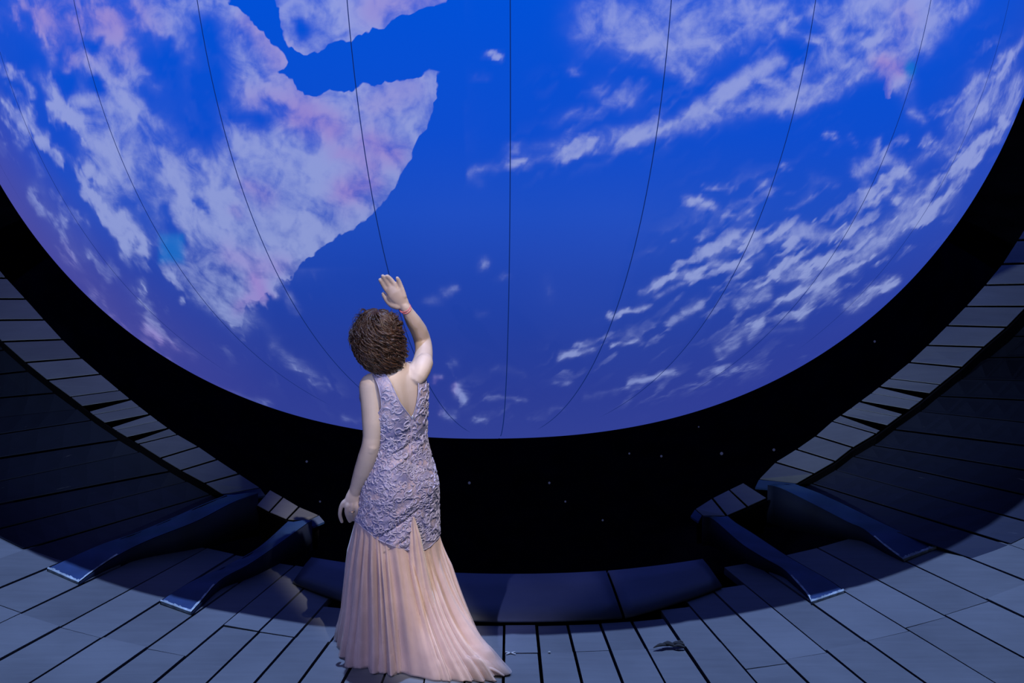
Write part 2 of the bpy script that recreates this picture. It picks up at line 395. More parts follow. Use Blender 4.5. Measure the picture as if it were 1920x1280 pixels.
for side, pts, sel in ((1, ptsR, selR), (-1, ptsL, selL)):
    rr = bank(pts, side, sel)
    # carry on round the back
    h0, f0 = rr[-1]; a0 = az_r(f0)[0]; ro = [p[1] for p in pts if p is not None]; k0 = min(range(len(ro)), key=lambda i: np.linalg.norm(ro[i]-h0))
    for k in range(1, 16):
        a = a0+side*4.2*k; i_ = min(k0+k, len(ro)-1)
        if k0+k > len(ro)-1: break
        rr.append((ro[i_], np.array([RB*math.sin(R(a)), 1-RB*math.cos(R(a)), 0])))
    bk = empty('embankment', (side*3, 0, 0)); o_ = np.array([side*3., 0, 0])
    tag(bk, 'dark shadowed plank bank below the rim on the %s side' % ('right' if side > 0 else 'left'), 'platform', 'shadowed banks beside the globe')
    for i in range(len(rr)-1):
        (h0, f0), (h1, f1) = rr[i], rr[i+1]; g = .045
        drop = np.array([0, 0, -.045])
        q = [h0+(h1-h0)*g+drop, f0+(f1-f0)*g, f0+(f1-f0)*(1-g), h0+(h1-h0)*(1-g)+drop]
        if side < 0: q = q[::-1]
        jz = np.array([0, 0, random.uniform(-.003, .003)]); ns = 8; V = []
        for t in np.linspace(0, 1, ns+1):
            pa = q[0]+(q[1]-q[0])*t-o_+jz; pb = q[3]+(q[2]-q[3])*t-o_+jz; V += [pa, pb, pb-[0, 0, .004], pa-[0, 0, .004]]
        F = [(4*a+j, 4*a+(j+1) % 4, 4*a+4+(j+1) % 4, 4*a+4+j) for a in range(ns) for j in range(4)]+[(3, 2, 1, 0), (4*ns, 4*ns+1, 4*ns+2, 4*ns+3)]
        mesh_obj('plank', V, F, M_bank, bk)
# ------------------------------------------------------------------ ramps from the boards up to the rim
def ramp(name, label, low, high, zt, side):
    """low / high: the two long edges as picture points from foot to top; the low one shows its cheek"""
    n = 26
    def edge(pts):
        P, _ = catmull([(x, y, 0) for x, y in pts], [0]*len(pts), 12); s = np.concatenate([[0], np.cumsum(np.linalg.norm(np.diff(P, axis=0), axis=1))]); s /= s[-1]
        return np.array([[np.interp(t, s, P[:, 0]), np.interp(t, s, P[:, 1])] for t in np.linspace(0, 1, n)])
    e0, e1 = edge(low), edge(high); A = []; B = []
    for i in range(n):
        t = i/(n-1); z = .010+(zt-.01)*(t**1.1)
        A.append(onz(*e0[i], z)); B.append(onz(*e1[i], z))
    A, B = np.array(A), np.array(B); o0 = (A[0]+B[0])/2; o0[2] = 0
    root = empty(name, o0); tag(root, label, 'ramp', 'curved ramps up to the plank rim')
    V = []; F = []
    for i in range(n):
        for k in range(5):
            p = A[i]*(1-k/4)+B[i]*k/4; V.append(p-o0+np.array([0, 0, .004*math.sin(i*1.3+k)*(k in (1, 2, 3))*min(1, i/5)]))
    for i in range(n-1):
        for k in range(4): F.append((i*5+k, i*5+k+1, (i+1)*5+k+1, (i+1)*5+k))
    d = mesh_obj('deck', V, F, M_ramp, root, True)
    for E, nm in ((A, 'cheek'), (B, 'cheek')):
        V = []
        for p in E: V += [p-o0-np.array([0, 0, .002]), np.array([p[0], p[1], -.02])-o0]
        mesh_obj(nm, V, [(2*i, 2*i+2, 2*i+3, 2*i+1) for i in range(n-1)], M_cheek if E is A else M_black, root, True).modifiers.new('thick', 'SOLIDIFY').thickness = .006
    # worn front edge and corner
    fw_ = MB(); d_ = B[0]-A[0]; L_ = np.linalg.norm(d_); d_ /= L_; up_ = (A[1]-A[0])/np.linalg.norm(A[1]-A[0])
    m = 24
    for k in range(m):
        p = A[0]+d_*L_*k/m; q = A[0]+d_*L_*(k+1)/m; wd = .010+.008*random.random()
        fw_.add([p-o0+[0, 0, .003], q-o0+[0, 0, .003], q+up_*wd-o0+[0, 0, .004], p+up_*wd-o0+[0, 0, .004], p-o0-[0, 0, .012], q-o0-[0, 0, .012]], [(0, 1, 2, 3), (4, 5, 1, 0)])
    for k in range(6):
        p, q = A[k]-o0, A[k+1]-o0; wd = .006+.006*random.random()
        fw_.add([p+[0, 0, .003], q+[0, 0, .003], q+d_*wd+[0, 0, .004], p+d_*wd+[0, 0, .004]], [(0, 1, 2, 3)])
    tag(fw_.build('worn_edge', M_worn, root), 'scuffed pale front edge')
    return root
ramp('ramp', 'dark blue ramp on the right, nearest the frame edge, rising to the rim', [(1693, 1049), (1659, 1024), (1621, 992), (1590, 978), (1532, 948), (1467, 916), (1440, 909)],
     [(1756, 1025), (1671, 988), (1627, 967), (1590, 949), (1543, 927), (1510, 914), (1490, 907)], .20, 1)
ramp('ramp', 'dark blue ramp right of the woman with a pale scuffed corner, second from the right', [(1521, 1129), (1513, 1114), (1489, 1087), (1469, 1066), (1434, 1046), (1401, 1026), (1379, 1009), (1336, 972), (1318, 968)],
     [(1583, 1108), (1554, 1087), (1489, 1050), (1454, 1028), (1412, 1000), (1380, 980), (1364, 967)], .13, 1)
ramp('ramp', 'dark blue ramp farthest left with a pale scuffed foot on grey boards', [(147, 1092), (183, 1065), (227, 1037), (283, 1010), (367, 977), (433, 943), (483, 923)],
     [(88, 1066), (183, 1023), (250, 1000), (317, 973), (380, 945), (425, 927)], .20, -1)
ramp('ramp', 'dark blue ramp just left of the woman, foot near the floor shadow', [(358, 1148), (377, 1127), (413, 1087), (467, 1057), (517, 1023), (583, 975)],
     [(300, 1127), (353, 1093), (417, 1063), (483, 1027), (540, 977)], .13, -1)

# ------------------------------------------------------------------ the globe: 24 gores on a flattened body of revolution
GCX, GCZ, GA, GB, GN, GT, GO, GR = -.1058, 2.8182, 2.8019, 3.0984, 2.2999, -.4028, .0367, .0142
def globe_pt(la, lo, k=1.0):
    c = np.cos(la); s = np.sin(la); rr = (np.abs(c)**GN+np.abs(s)**GN)**(-1/GN)*k
    x = GA*rr*c*np.sin(lo+GO); y = -GA*rr*c*np.cos(lo+GO); z = GB*rr*s
    y, z = y*math.cos(GT)-z*math.sin(GT), y*math.sin(GT)+z*math.cos(GT)
    x, z = x*math.cos(GR)-z*math.sin(GR), x*math.sin(GR)+z*math.cos(GR)
    return np.stack([x, y, z], -1)
GC = np.array([GCX, 1.0, GCZ])
LAT = rng.random((64, 64))
def vnoise(x, y):
    xi = np.floor(x).astype(int); yi = np.floor(y).astype(int); fx = x-xi; fy = y-yi; fx = fx*fx*(3-2*fx); fy = fy*fy*(3-2*fy)
    g = lambda i, j: LAT[i % 64, j % 64]
    return (g(xi, yi)*(1-fx)+g(xi+1, yi)*fx)*(1-fy)+(g(xi, yi+1)*(1-fx)+g(xi+1, yi+1)*fx)*fy
def fbm(x, y, o=4):
    s = 0; a = .5; t = 0
    for i in range(o): s = s+a*vnoise(x*2**i+17*i, y*2**i+31*i); t += a; a *= .55
    return s/t
def sdpoly(u, v, P):
    P = np.array(P, float); d = np.full(u.shape, 1e18); ins = np.zeros(u.shape, bool)
    for i in range(len(P)):
        a = P[i]; b = P[(i+1) % len(P)]; e = b-a
        t = np.clip(((u-a[0])*e[0]+(v-a[1])*e[1])/(e@e), 0, 1)
        d = np.minimum(d, (u-a[0]-t*e[0])**2+(v-a[1]-t*e[1])**2)
        c = (a[1] > v) != (b[1] > v)
        if e[1] != 0: ins ^= c & (u < e[0]*(v-a[1])/e[1]+a[0])
    d = np.sqrt(d); return np.where(ins, d, -d)
ARAB = [(300, -420), (420, -330), (480, -160), (515, -80), (516, 0), (524, 30), (530, 60), (538, 80), (548, 94), (560, 100), (578, 102), (600, 96), (615, 85), (632, 76), (660, 76), (680, 66), (698, 54), (720, 55), (735, 38), (752, 26), (780, 24), (800, 13), (822, 10), (838, -2), (880, -60), (930, -110), (950, -190), (900, -260), (860, -300), (820, -420), (600, -520)]
AFR = [(60, -520), (180, -430), (300, -240), (395, -80), (424, 0), (430, 12), (446, 14), (462, 28), (475, 42), (487, 60), (500, 66), (508, 80), (528, 96), (541, 115), (538, 125), (522, 132), (518, 138), (535, 140), (545, 148), (556, 166), (570, 177), (586, 184), (604, 178), (616, 170), (640, 172), (660, 168), (678, 158), (690, 160), (706, 162), (722, 153), (750, 152), (775, 146), (790, 141), (797, 131), (822, 131), (819, 150), (819, 180), (811, 188), (809, 220), (795, 245), (779, 268), (768, 300), (752, 325), (740, 352), (724, 372), (702, 397), (680, 415), (662, 432), (636, 440), (612, 458), (590, 472), (572, 488), (556, 505), (545, 525), (520, 520), (512, 540), (500, 550), (485, 562), (470, 560), (459, 580), (457, 600), (452, 612), (430, 606), (405, 590), (370, 565), (342, 530), (320, 500), (300, 470), (250, 430), (210, 350), (150, 250), (100, 100), (20, -80), (-60, -300)]
INDIA = [(1380, -330), (1500, -160), (1600, -60), (1600, 60), (1635, 112), (1662, 108), (1668, 118), (1656, 134), (1664, 146), (1656, 160), (1657, 175), (1660, 187), (1668, 182), (1676, 165), (1684, 152), (1697, 145), (1703, 130), (1706, 110), (1718, 96), (1728, 60), (1740, 0), (1800, -90), (1900, -160), (1980, -330), (1700, -480)]
ST = [ # u0 v0 u1 v1 width strength
 (60,25,215,35,50,.52),(215,40,250,130,15,.8),(250,-5,272,45,11,.8),(275,10,300,60,9,.6),(180,72,235,88,12,.6),(165,120,225,145,16,.85),(232,112,275,135,11,.8),(218,150,242,270,26,1),(192,262,202,335,32,1),(140,182,215,200,14,.85),(88,88,108,130,10,.6),(65,130,92,182,10,.75),(95,178,152,240,13,.75),
 (58,212,84,262,8,.9),(38,140,54,186,6,.8),(2,128,30,140,9,.65),(108,282,142,306,5,.6),(85,258,108,288,4,.6),(265,195,298,240,11,.7),(270,150,300,170,7,.5),(240,300,290,270,14,.5),(0,180,10,215,7,.5),(30,260,42,275,5,.5),(60,285,75,325,6,.35),(40,230,60,240,6,.4),(130,130,140,110,9,.5),(115,215,150,235,12,.6),
 (180,300,206,352,16,.95),(182,356,190,358,5,.7),(195,375,215,410,13,.5),(205,405,265,458,15,.8),(215,440,232,475,8,.7),(228,478,236,503,6,.8),(262,528,266,542,7,.6),(195,395,250,400,12,.4),(160,410,170,480,8,.2),
 (325,320,345,370,16,.85),(345,345,425,420,34,1),(350,395,470,430,32,.95),(390,440,470,455,26,.85),(395,330,500,330,18,.7),(330,385,345,420,12,.7),(420,500,470,470,15,.5),(340,505,395,560,18,.85),(395,500,440,530,20,.75),(430,540,458,605,18,.7),(375,560,440,590,14,.7),(470,480,505,520,15,.75),(500,500,520,545,12,.7),(548,555,560,582,7,.55),(530,530,545,560,6,.5),
 (240,540,330,650,10,.22),(276,610,300,640,8,.5),(330,640,360,660,8,.3),(520,655,600,715,12,.42),(480,600,520,640,10,.2),(70,350,150,480,18,.25),(180,560,300,680,14,.28),(300,680,500,765,8,.3),(550,690,610,725,8,.35),
 (445,25,540,115,24,.75),(440,60,470,150,16,.5),(470,150,520,200,22,.72),(520,150,560,185,20,.85),(400,190,440,260,12,.3),(345,85,360,115,9,.5),(330,95,350,60,7,.3),(420,203,436,212,9,.6),(350,50,420,80,30,.22),(310,30,380,20,25,.3),(330,20,420,0,25,.3),
 (430,240,520,290,20,.6),(540,240,600,200,22,.7),(560,330,740,260,60,1),(620,200,800,160,30,.95),(500,290,620,400,45,.95),(460,340,580,440,32,.85),(440,380,560,470,28,.85),(420,300,460,330,14,.6),(330,250,380,300,14,.45),(300,290,330,330,14,.55),(300,340,320,360,10,.4),(540,460,600,440,18,.6),(480,440,500,520,16,.6),
 (640,20,790,-5,34,.85),(600,80,700,55,14,.8),(530,20,548,90,9,.75),(560,95,600,92,9,.8),(640,0,660,60,18,.6),(590,30,620,60,20,.4),
 (900,107,938,107,4,1),(885,151,912,152,5,.25),(865,335,900,320,6,.45),(900,320,960,305,8,.4),(830,320,850,300,6,.2),(880,340,900,345,8,.3),(905,488,906,494,8,.55),
 (1120,40,1420,20,42,.55),(1180,80,1340,85,26,.62),(1235,115,1310,130,12,.38),(1250,90,1300,60,26,.5),(1400,60,1470,10,18,.5),(1470,52,1530,75,9,.6),(1490,30,1497,36,7,.7),(1380,85,1395,95,8,.4),(1530,20,1640,20,22,.6),(1560,40,1575,80,9,.6),(1580,60,1660,95,22,.7),(1545,110,1590,120,14,.5),
 (1630,0,1720,20,40,1),(1620,60,1710,80,26,.95),(1640,105,1690,120,12,.9),(1668,120,1690,150,14,1),(1740,50,1815,0,20,.45),(1712,60,1740,10,14,.6),
 (955,307,1090,288,8,.55),(1060,282,1200,250,14,.6),(960,285,1080,262,12,.3),(1180,256,1330,215,16,.6),(1200,270,1240,245,8,.5),(1310,205,1455,108,11,1),(1430,150,1455,162,9,.8),(1455,195,1640,125,18,.66),(1300,225,1500,185,18,.45),(1360,170,1440,130,14,.6),(1040,225,1120,215,12,.2),(1075,132,1085,136,8,.3),(1270,130,1290,145,10,.35),(1130,170,1190,190,22,.18),(1500,140,1560,100,14,.5),(1470,180,1500,140,12,.5),
 (1290,372,1340,386,7,.85),(1322,352,1372,353,4,.5),(1362,400,1410,402,6,.55),(1555,257,1570,260,5,.6),(1642,268,1645,302,6,.75),(1605,300,1620,310,7,.45),(1465,313,1475,314,4,.5),(1425,345,1435,355,8,.4),(1520,330,1560,345,9,.3),(1500,370,1520,350,9,.3),(1600,262,1610,270,5,.3),
 (1605,325,1660,302,11,.85),(1660,302,1690,320,11,.85),(1690,320,1716,350,10,.85),(1620,350,1640,380,10,.65),(1650,340,1680,345,8,.5),(1700,358,1730,345,8,.6),(1655,365,1700,380,9,.6),(1730,262,1760,275,7,.6),(1735,250,1740,285,5,.4),(1715,215,1730,225,7,.45),(1708,165,1712,215,14,.25),
 (1596,478,1720,395,16,1),(1660,430,1735,378,12,1),(1600,450,1660,440,12,.7),(1450,452,1580,432,9,.85),(1470,440,1530,432,12,.6),(1330,468,1405,440,11,.7),(1338,490,1392,500,10,.95),(1360,510,1430,480,8,.6),(1200,540,1320,500,6,.75),(1230,530,1290,518,5,.5),(1480,500,1560,540,16,.8),(1500,585,1560,520,10,1),(1470,560,1510,540,10,.7),(1382,572,1432,552,10,.95),(1400,545,1440,535,8,.7),(1440,510,1500,520,10,.6),(1540,500,1600,500,12,.8),
 (1150,592,1215,572,4,.9),(1248,606,1310,568,6,.95),(1230,556,1312,520,5,.6),(1590,578,1682,520,7,.95),(1600,560,1640,540,6,.7),(1050,672,1112,655,6,.9),(1075,652,1150,625,4,.7),(1150,652,1205,640,4,.5),(1340,650,1425,608,8,.6),(1350,665,1380,640,6,.5),(1180,722,1262,700,5,.45),(1340,690,1400,682,6,.4),(1100,745,1180,730,4,.3),(1030,770,1060,765,4,.2),(1400,640,1500,610,6,.3),
 (1745,345,1830,300,5,.4),(1790,235,1830,150,16,.62),(1775,280,1830,220,16,.6),(1735,370,1850,262,8,1),(1740,400,1835,300,5,.7),(1840,210,1890,110,16,.7),(1870,220,1918,150,12,.7),(1860,270,1915,180,7,.7),(1800,330,1860,260,8,.6),(1895,100,1925,60,10,.5),(1700,330,1740,290,9,.4),
 (832,545,852,535,7,.6),(800,568,815,562,7,.6),(935,518,945,516,7,.2),(896,592,905,590,6,.25),(852,738,868,752,8,.7),(825,770,850,774,7,.6),(812,714,824,712,5,.6),(845,683,855,683,6,.35),(918,745,982,749,5,.5),(890,783,910,786,5,.5),(935,690,980,700,6,.2),(1045,720,1065,722,5,.2),(640,780,680,790,5,.25),(1025,530,1035,560,10,.12)]
DK = [(390,60,400,240,28,.9),(330,110,340,250,30,.7),(165,85,175,95,9,.8),(175,155,190,165,12,.9),(215,120,235,130,14,.7),(205,215,225,230,4,.3),(190,80,176,95,8,.8),(45,20,50,50,7,.7),(20,60,60,120,22,.7),(110,130,125,160,9,.6),(440,215,500,225,18,.85),(500,195,530,205,10,.5),(560,40,575,60,9,.7),(560,90,565,60,10,.3),(455,60,440,40,6,.4),(370,375,388,395,5,.6),(315,395,330,430,12,.9),(345,440,350,450,8,.8),(400,500,425,510,9,.5),(438,522,440,524,6,.8),(1580,60,1590,50,7,.6),(1605,60,1625,65,8,.5),(1660,35,1668,40,5,.4),(420,335,440,300,6,.3),(590,375,620,420,14,.25),(1540,460,1560,470,5,.4)]
PK = [(60,25,220,40,60,.9),(120,80,130,120,20,.6),(565,215,625,245,24,.9),(540,200,600,230,22,.4),(690,270,745,290,22,.9),(640,290,700,312,14,.7),(650,360,690,350,24,1),(480,190,560,180,30,.5),(460,350,500,370,14,.6),(440,395,450,400,10,.4),(480,520,495,560,16,1),(450,575,470,560,12,.7),(700,20,820,0,30,.6),(470,40,530,110,25,.6),(1655,120,1690,130,16,1),(1660,150,1665,180,10,1),(800,720,835,730,14,1),(805,750,810,765,12,.8),(230,600,420,730,22,.8),(120,470,300,690,16,.5),(1700,30,1680,80,20,.3),(430,480,520,500,20,.5),(760,160,700,200,30,.35)]
FE = [(1290,500,1640,440,55,1),(1480,560,1720,400,40,1),(1060,680,1420,580,30,.6),(1180,740,1500,660,24,.45),(1000,290,1640,150,34,.5),(1620,330,1860,150,40,.7),(1720,420,1880,220,22,.8),(1330,370,1560,330,40,.35),(1150,150,1500,80,50,.6),(1040,170,1200,140,40,.3),(1860,80,1930,200,30,.8),
 (20,200,200,330,60,.75),(120,80,290,150,60,.6),(180,350,330,560,45,.7),(330,300,480,560,60,.8),(60,330,220,560,30,.35),(300,560,620,740,30,.35),(240,60,420,40,50,.4),(260,190,330,300,40,.4),(820,700,1000,790,30,.25)]
def strokes(u, v, L_, mode='screen'):
    out = np.zeros(u.shape)
    for (a, b, c, d, w_, s) in L_:
        m = (u > min(a, c)-3*w_) & (u < max(a, c)+3*w_) & (v > min(b, d)-3*w_) & (v < max(b, d)+3*w_)
        if not m.any(): continue
        uu, vv = u[m], v[m]; ex, ey = c-a, d-b; l2 = ex*ex+ey*ey+1e-6
        t = np.clip(((uu-a)*ex+(vv-b)*ey)/l2, 0, 1); q = (uu-a-t*ex)**2+(vv-b-t*ey)**2
        g = s*np.exp(-(q/(w_*w_*1.5))); out[m] = 1-(1-out[m])*(1-g)
    return out
def lin(c): c = np.array(c)/255.; return np.where(c <= .04045, c/12.92, ((c+.055)/1.055)**2.4)
def picture(u, v):
    wu = u+26*(fbm(u/60, v/60)-.5)+12*(fbm(u/18+50, v/18)-.5)+3*(fbm(u/7, v/7)-.5); wv = v+26*(fbm(u/60+9, v/60+40)-.5)+12*(fbm(u/18, v/18+77)-.5)
    cl = strokes(wu, wv, ST); dk = strokes(wu, wv, DK); pk = strokes(wu, wv, PK)
    lu = u+10*(fbm(u/14, v/14+5)-.5)+7*(vnoise(u/5, v/5)-.5); lv = v+10*(fbm(u/14+30, v/14)-.5)+7*(vnoise(u/5+9, v/5+20)-.5)
    sd = np.maximum(np.maximum(sdpoly(lu, lv, ARAB), sdpoly(lu, lv, AFR)), sdpoly(lu, lv, INDIA))
    west = np.clip((430-u)/200, 0, 1)*np.clip((500-v)/200+.5, 0, 1)   # the haze inland has no coast
    landw = (1-(1-np.clip(.42+.28*np.clip((v-180)/150, 0, 1)*np.clip((u-380)/100, 0, 1)-.34*west, 0, 1))*(1-cl))*(1-dk)
    # wispy streaks: grain of the cloud fields, running up to the right in the east, down to the right in the west
    def grain(ang, lx, ly, off):
        ca, sa_ = math.cos(R(ang)), math.sin(R(ang)); a = wu*ca+wv*sa_; b_ = -wu*sa_+wv*ca
        return fbm(a/lx+off, b_/ly+off, 5)
    gE = grain(-30, 62, 15, 3.); gW = grain(58, 60, 24, 11.)
    east = u > 860; gr = np.where(east, gE, gW)
    st_ = np.clip((gr-.50)/.16, 0, 1); st_ = st_*st_*(3-2*st_)
    field = strokes(u, v, FE)*.62
    hz = np.clip((300-v)/120, 0, 1)*np.clip((u-900)/80, 0, 1); cl = np.clip(cl*((.62+.75*st_)*(1-hz)+(.86+.25*st_)*hz)+field*st_*(1-.55*hz), 0, 1)
    landw = np.clip(landw*(.80+.38*st_)-.10*np.clip((.5-gr)/.1, 0, 1), 0, 1)
    seaw = cl*(1-dk)
    seaw = np.where((u > 428) & (u < 872) & (v < 500), 0, seaw)
    return seaw, landw, sd, pk
KEYS = [(-500, (0, 85, 222)), (0, (0, 80, 214)), (250, (12, 76, 205)), (400, (28, 76, 192)), (520, (28, 66, 172)), (640, (32, 60, 156)), (740, (36, 58, 148)), (830, (40, 62, 146))]
kv = np.array([k[0] for k in KEYS]); kc = np.array([lin(k[1]) for k in KEYS])
globe = empty('globe', (GCX, 1.0, GCZ-3.05))
tag(globe, 'huge fabric globe glowing with a blue picture of clouds, coasts and ocean', 'globe')
goff = np.array([0, 0, 3.05])
mg = bpy.data.materials.new('globe_picture'); mg.use_nodes = True; nt = mg.node_tree; L = nt.links.new; b = nt.nodes['Principled BSDF']
def N(t, **k):
    n = nt.nodes.new(t)
    for a_, v_ in k.items(): n.inputs[a_.replace('_', ' ')].default_value = v_
    return n
def A_(nm): n = nt.nodes.new('ShaderNodeAttribute'); n.attribute_name = nm; return n
def mt(op, a, b_=0., c_=None):
    x = nt.nodes.new('ShaderNodeMath'); x.operation = op
    for i, q in enumerate((a, b_, c_)):
        if q is None: continue
        if isinstance(q, (int, float)): x.inputs[i].default_value = q
        else: L(q, x.inputs[i])
    return x.outputs[0]
def ss(x, a, b_):
    n = nt.nodes.new('ShaderNodeMapRange'); n.interpolation_type = 'SMOOTHSTEP'; n.inputs['From Min'].default_value = a; n.inputs['From Max'].default_value = b_; L(x, n.inputs['Value']); return n.outputs[0]
geo = nt.nodes.new('ShaderNodeNewGeometry')
n1 = N('ShaderNodeTexNoise', Scale=7.5, Detail=5., Roughness=.55, Distortion=.8); L(geo.outputs['Position'], n1.inputs['Vector'])
n2 = N('ShaderNodeTexNoise', Scale=26., Detail=5., Roughness=.6); L(geo.outputs['Position'], n2.inputs['Vector'])
nn = mt('ADD', mt('MULTIPLY', mt('SUBTRACT', n1.outputs['Fac'], .5), 1.0), mt('MULTIPLY', mt('SUBTRACT', n2.outputs['Fac'], .5), .35))
pic = A_('pic'); sep = nt.nodes.new('ShaderNodeSeparateColor'); L(pic.outputs['Color'], sep.inputs[0])
aux = A_('aux'); sep2 = nt.nodes.new('ShaderNodeSeparateColor'); L(aux.outputs['Color'], sep2.inputs[0])
land = ss(mt('ADD', sep2.outputs[0], mt('MULTIPLY', nn, .12)), .44, .56)
def shape_(x):
    base = mt('ADD', x, mt('MULTIPLY', nn, mt('MULTIPLY', ss(x, .0, .45), 1.7)))
    return mt('ADD', mt('MULTIPLY', ss(base, .05, 1.05), .75), mt('MULTIPLY', x, .25))
sea_f = shape_(sep.outputs[0]); land_f = shape_(sep.outputs[1])
fac = mt('ADD', mt('MULTIPLY', sea_f, mt('SUBTRACT', 1., land)), mt('MULTIPLY', land_f, land))
def mixc(f, a, b_):
    m = nt.nodes.new('ShaderNodeMixRGB')
    if isinstance(f, (int, float)): m.inputs['Fac'].default_value = f
    else: L(f, m.inputs['Fac'])
    for i, q in ((1, a), (2, b_)):
        if isinstance(q, tuple): m.inputs[i].default_value = (*q, 1)
        else: L(q, m.inputs[i])
    return m.outputs[0]
cw = A_('cloudcol'); oc = A_('ocean')
wc = mixc(mt('MULTIPLY', sep.outputs[2], .6), cw.outputs['Color'], tuple(lin((158, 118, 200))))
col = mixc(fac, oc.outputs['Color'], wc)
col = mixc(sep2.outputs[1], col, tuple(lin((0, 118, 205))))
b.inputs['Base Color'].default_value = (.02, .02, .03, 1); b.inputs['Roughness'].default_value = .9; b.inputs['Specular IOR Level'].default_value = .0
L(col, b.inputs['Emission Color']); b.inputs['Emission Strength'].default_value = 1.0
M_globe = mg
M_seam = mat('seam_thread', (.01, .015, .04), .9, noise=(20, .3, 2), spec=0)
M_seam.node_tree.nodes['Principled BSDF'].inputs['Emission Color'].default_value = (.004, .018, .12, 1)
M_seam.node_tree.nodes['Principled BSDF'].inputs['Emission Strength'].default_value = 1
for k in range(-12, 12):
    front = -7 <= k <= 6
    nu, nv = (42, 380) if front else (8, 60)
    la0, la1 = (R(-89.6), R(89.6))
    # more rows on the southern half that fills the frame
    lat = np.concatenate([np.linspace(la0, R(20), int(nv*.8), endpoint=False), np.linspace(R(20), la1, nv-int(nv*.8))])
    gap = .0020
    lon = np.linspace(0, 1, nu)
    LA, LO = np.meshgrid(lat, lon, indexing='ij')
    hw = np.clip(gap/(GA*np.cos(LA)+1e-4), 0, .06)
    lo = R(15*k)+hw+(R(15)-2*hw)*LO
    lo = lo+.0006*np.sin(LA*90+k)*(1-2*np.abs(LO-.5))
    billow = 1-.0022*np.exp(-((np.minimum(LO, 1-LO))/.035)**2)
    P = globe_pt(LA, lo, billow).reshape(-1, 3)
    idx = np.arange(nu*len(lat)).reshape(len(lat), nu)
    F = np.stack([idx[:-1, :-1], idx[:-1, 1:], idx[1:, 1:], idx[1:, :-1]], -1).reshape(-1, 4)
    me = bpy.data.meshes.new('gore_panel'); me.vertices.add(len(P)); me.vertices.foreach_set('co', (P+goff).ravel())
    me.loops.add(F.size); me.loops.foreach_set('vertex_index', F.ravel().astype(np.int32))
    me.polygons.add(len(F)); me.polygons.foreach_set('loop_start', np.arange(0, F.size, 4, dtype=np.int32)); me.update(calc_edges=True); me.validate()
    me.polygons.foreach_set('use_smooth', [True]*len(me.polygons)); me.materials.append(M_globe)
    Wd = P+GC; u, v = proj(Wd)
    if front:
        seaw, landw, sd, pk = picture(u, v)
        up_w = np.clip((-30-v)/80, 0, 1)+np.clip((-60-u)/80, 0, 1)+np.clip((u-1990)/80, 0, 1); up_w = np.clip(up_w, 0, 1)      # beyond the picture's edge the weather goes on
        q1 = np.clip((fbm(u/150+40, v/70+9, 6)-.50)*4.5, 0, 1); seaw = seaw*(1-up_w)+q1*up_w; landw = landw*(1-up_w)+np.clip(q1+.35, 0, 1)*up_w
    else:       # round the back: the cloud cover simply goes on
        q1 = fbm(P[:, 0]*2+40, P[:, 2]*2+P[:, 1]); seaw = np.clip((q1-.5)*3, 0, 1); landw = seaw; sd = np.full(len(P), -50.); pk = seaw*0
    cyan = np.exp(-(np.maximum(np.abs(u-322)/24, np.abs(v-466)/28))**6)*.6+np.exp(-(((u-1706)/11)**2+((v-130)/18)**2)**2)*.65 if front else seaw*0
    oc_ = np.stack([np.interp(v, kv, kc[:, i]) for i in range(3)], -1)
    # the picture goes violet towards the horizon of the pictured Earth
    rr = np.hypot((u-920)/1.0, (v+330))/1150.
    lim = np.clip((rr-.80)/.2, 0, 1)**1.5; lim = lim[:, None]*.35
    oc_ = oc_*(1-lim)+lin((62, 66, 150))*lim
    lw = np.clip((530-u)/500, 0, 1)*np.clip((rr-.9)/.1, 0, 1); lw = lw[:, None]*.6; oc_ = oc_*(1-lw)+lin((88, 78, 150))*lw
    top, bot = lin((142, 155, 224)), lin((138, 152, 208)); s_ = np.clip(v/600, 0, 1)[:, None]; cc = top*(1-s_)+bot*s_
    ds = (np.clip((v-560)/220, 0, 1)*.35)[:, None]; cc = cc*(1-ds)+lin((90, 105, 180))*ds
    one = np.ones(len(P))
    for nm, arr in (('pic', (seaw, landw, pk)), ('aux', (np.clip(.5+sd/24., 0, 1), cyan, one*0)), ('ocean', oc_.T), ('cloudcol', cc.T)):
        at = me.attributes.new(nm, 'FLOAT_COLOR', 'POINT'); d4 = np.ones((len(P), 4), np.float32)
        for i in range(3): d4[:, i] = arr[i]
        at.data.foreach_set('color', d4.ravel())
    o = bpy.data.objects.new('gore_panel', me); C.objects.link(o); o.parent = globe
    # welt behind the joint
    ls = np.linspace(la0, la1, 90); V = []; 
    for s_l in ls:
        h = min(.03/(GA*math.cos(s_l)+1e-4), .2)
        for q in (-h, h): V.append(globe_pt(np.array(s_l), np.array(R(15*k)+q), .9965)+goff)
    mesh_obj('seam', V, [(2*i, 2*i+1, 2*i+3, 2*i+2) for i in range(89)], M_seam, globe, True)

#PERSON
# ------------------------------------------------------------------ the woman
PX = 442.0; PY0 = -2.47
O = onz(742, 1211, 0.0)                     # where she stands
def W(u, v, dy=0.0): return ony(u, v, O[1]+dy)
ps = R(33); LATV = np.array([math.cos(ps), math.sin(ps), 0]); FRO = np.array([-math.sin(ps), math.cos(ps), 0]); UPV = np.array([0, 0, 1.])
def zc(v, dy=0.): return W(742, v, dy)[2]
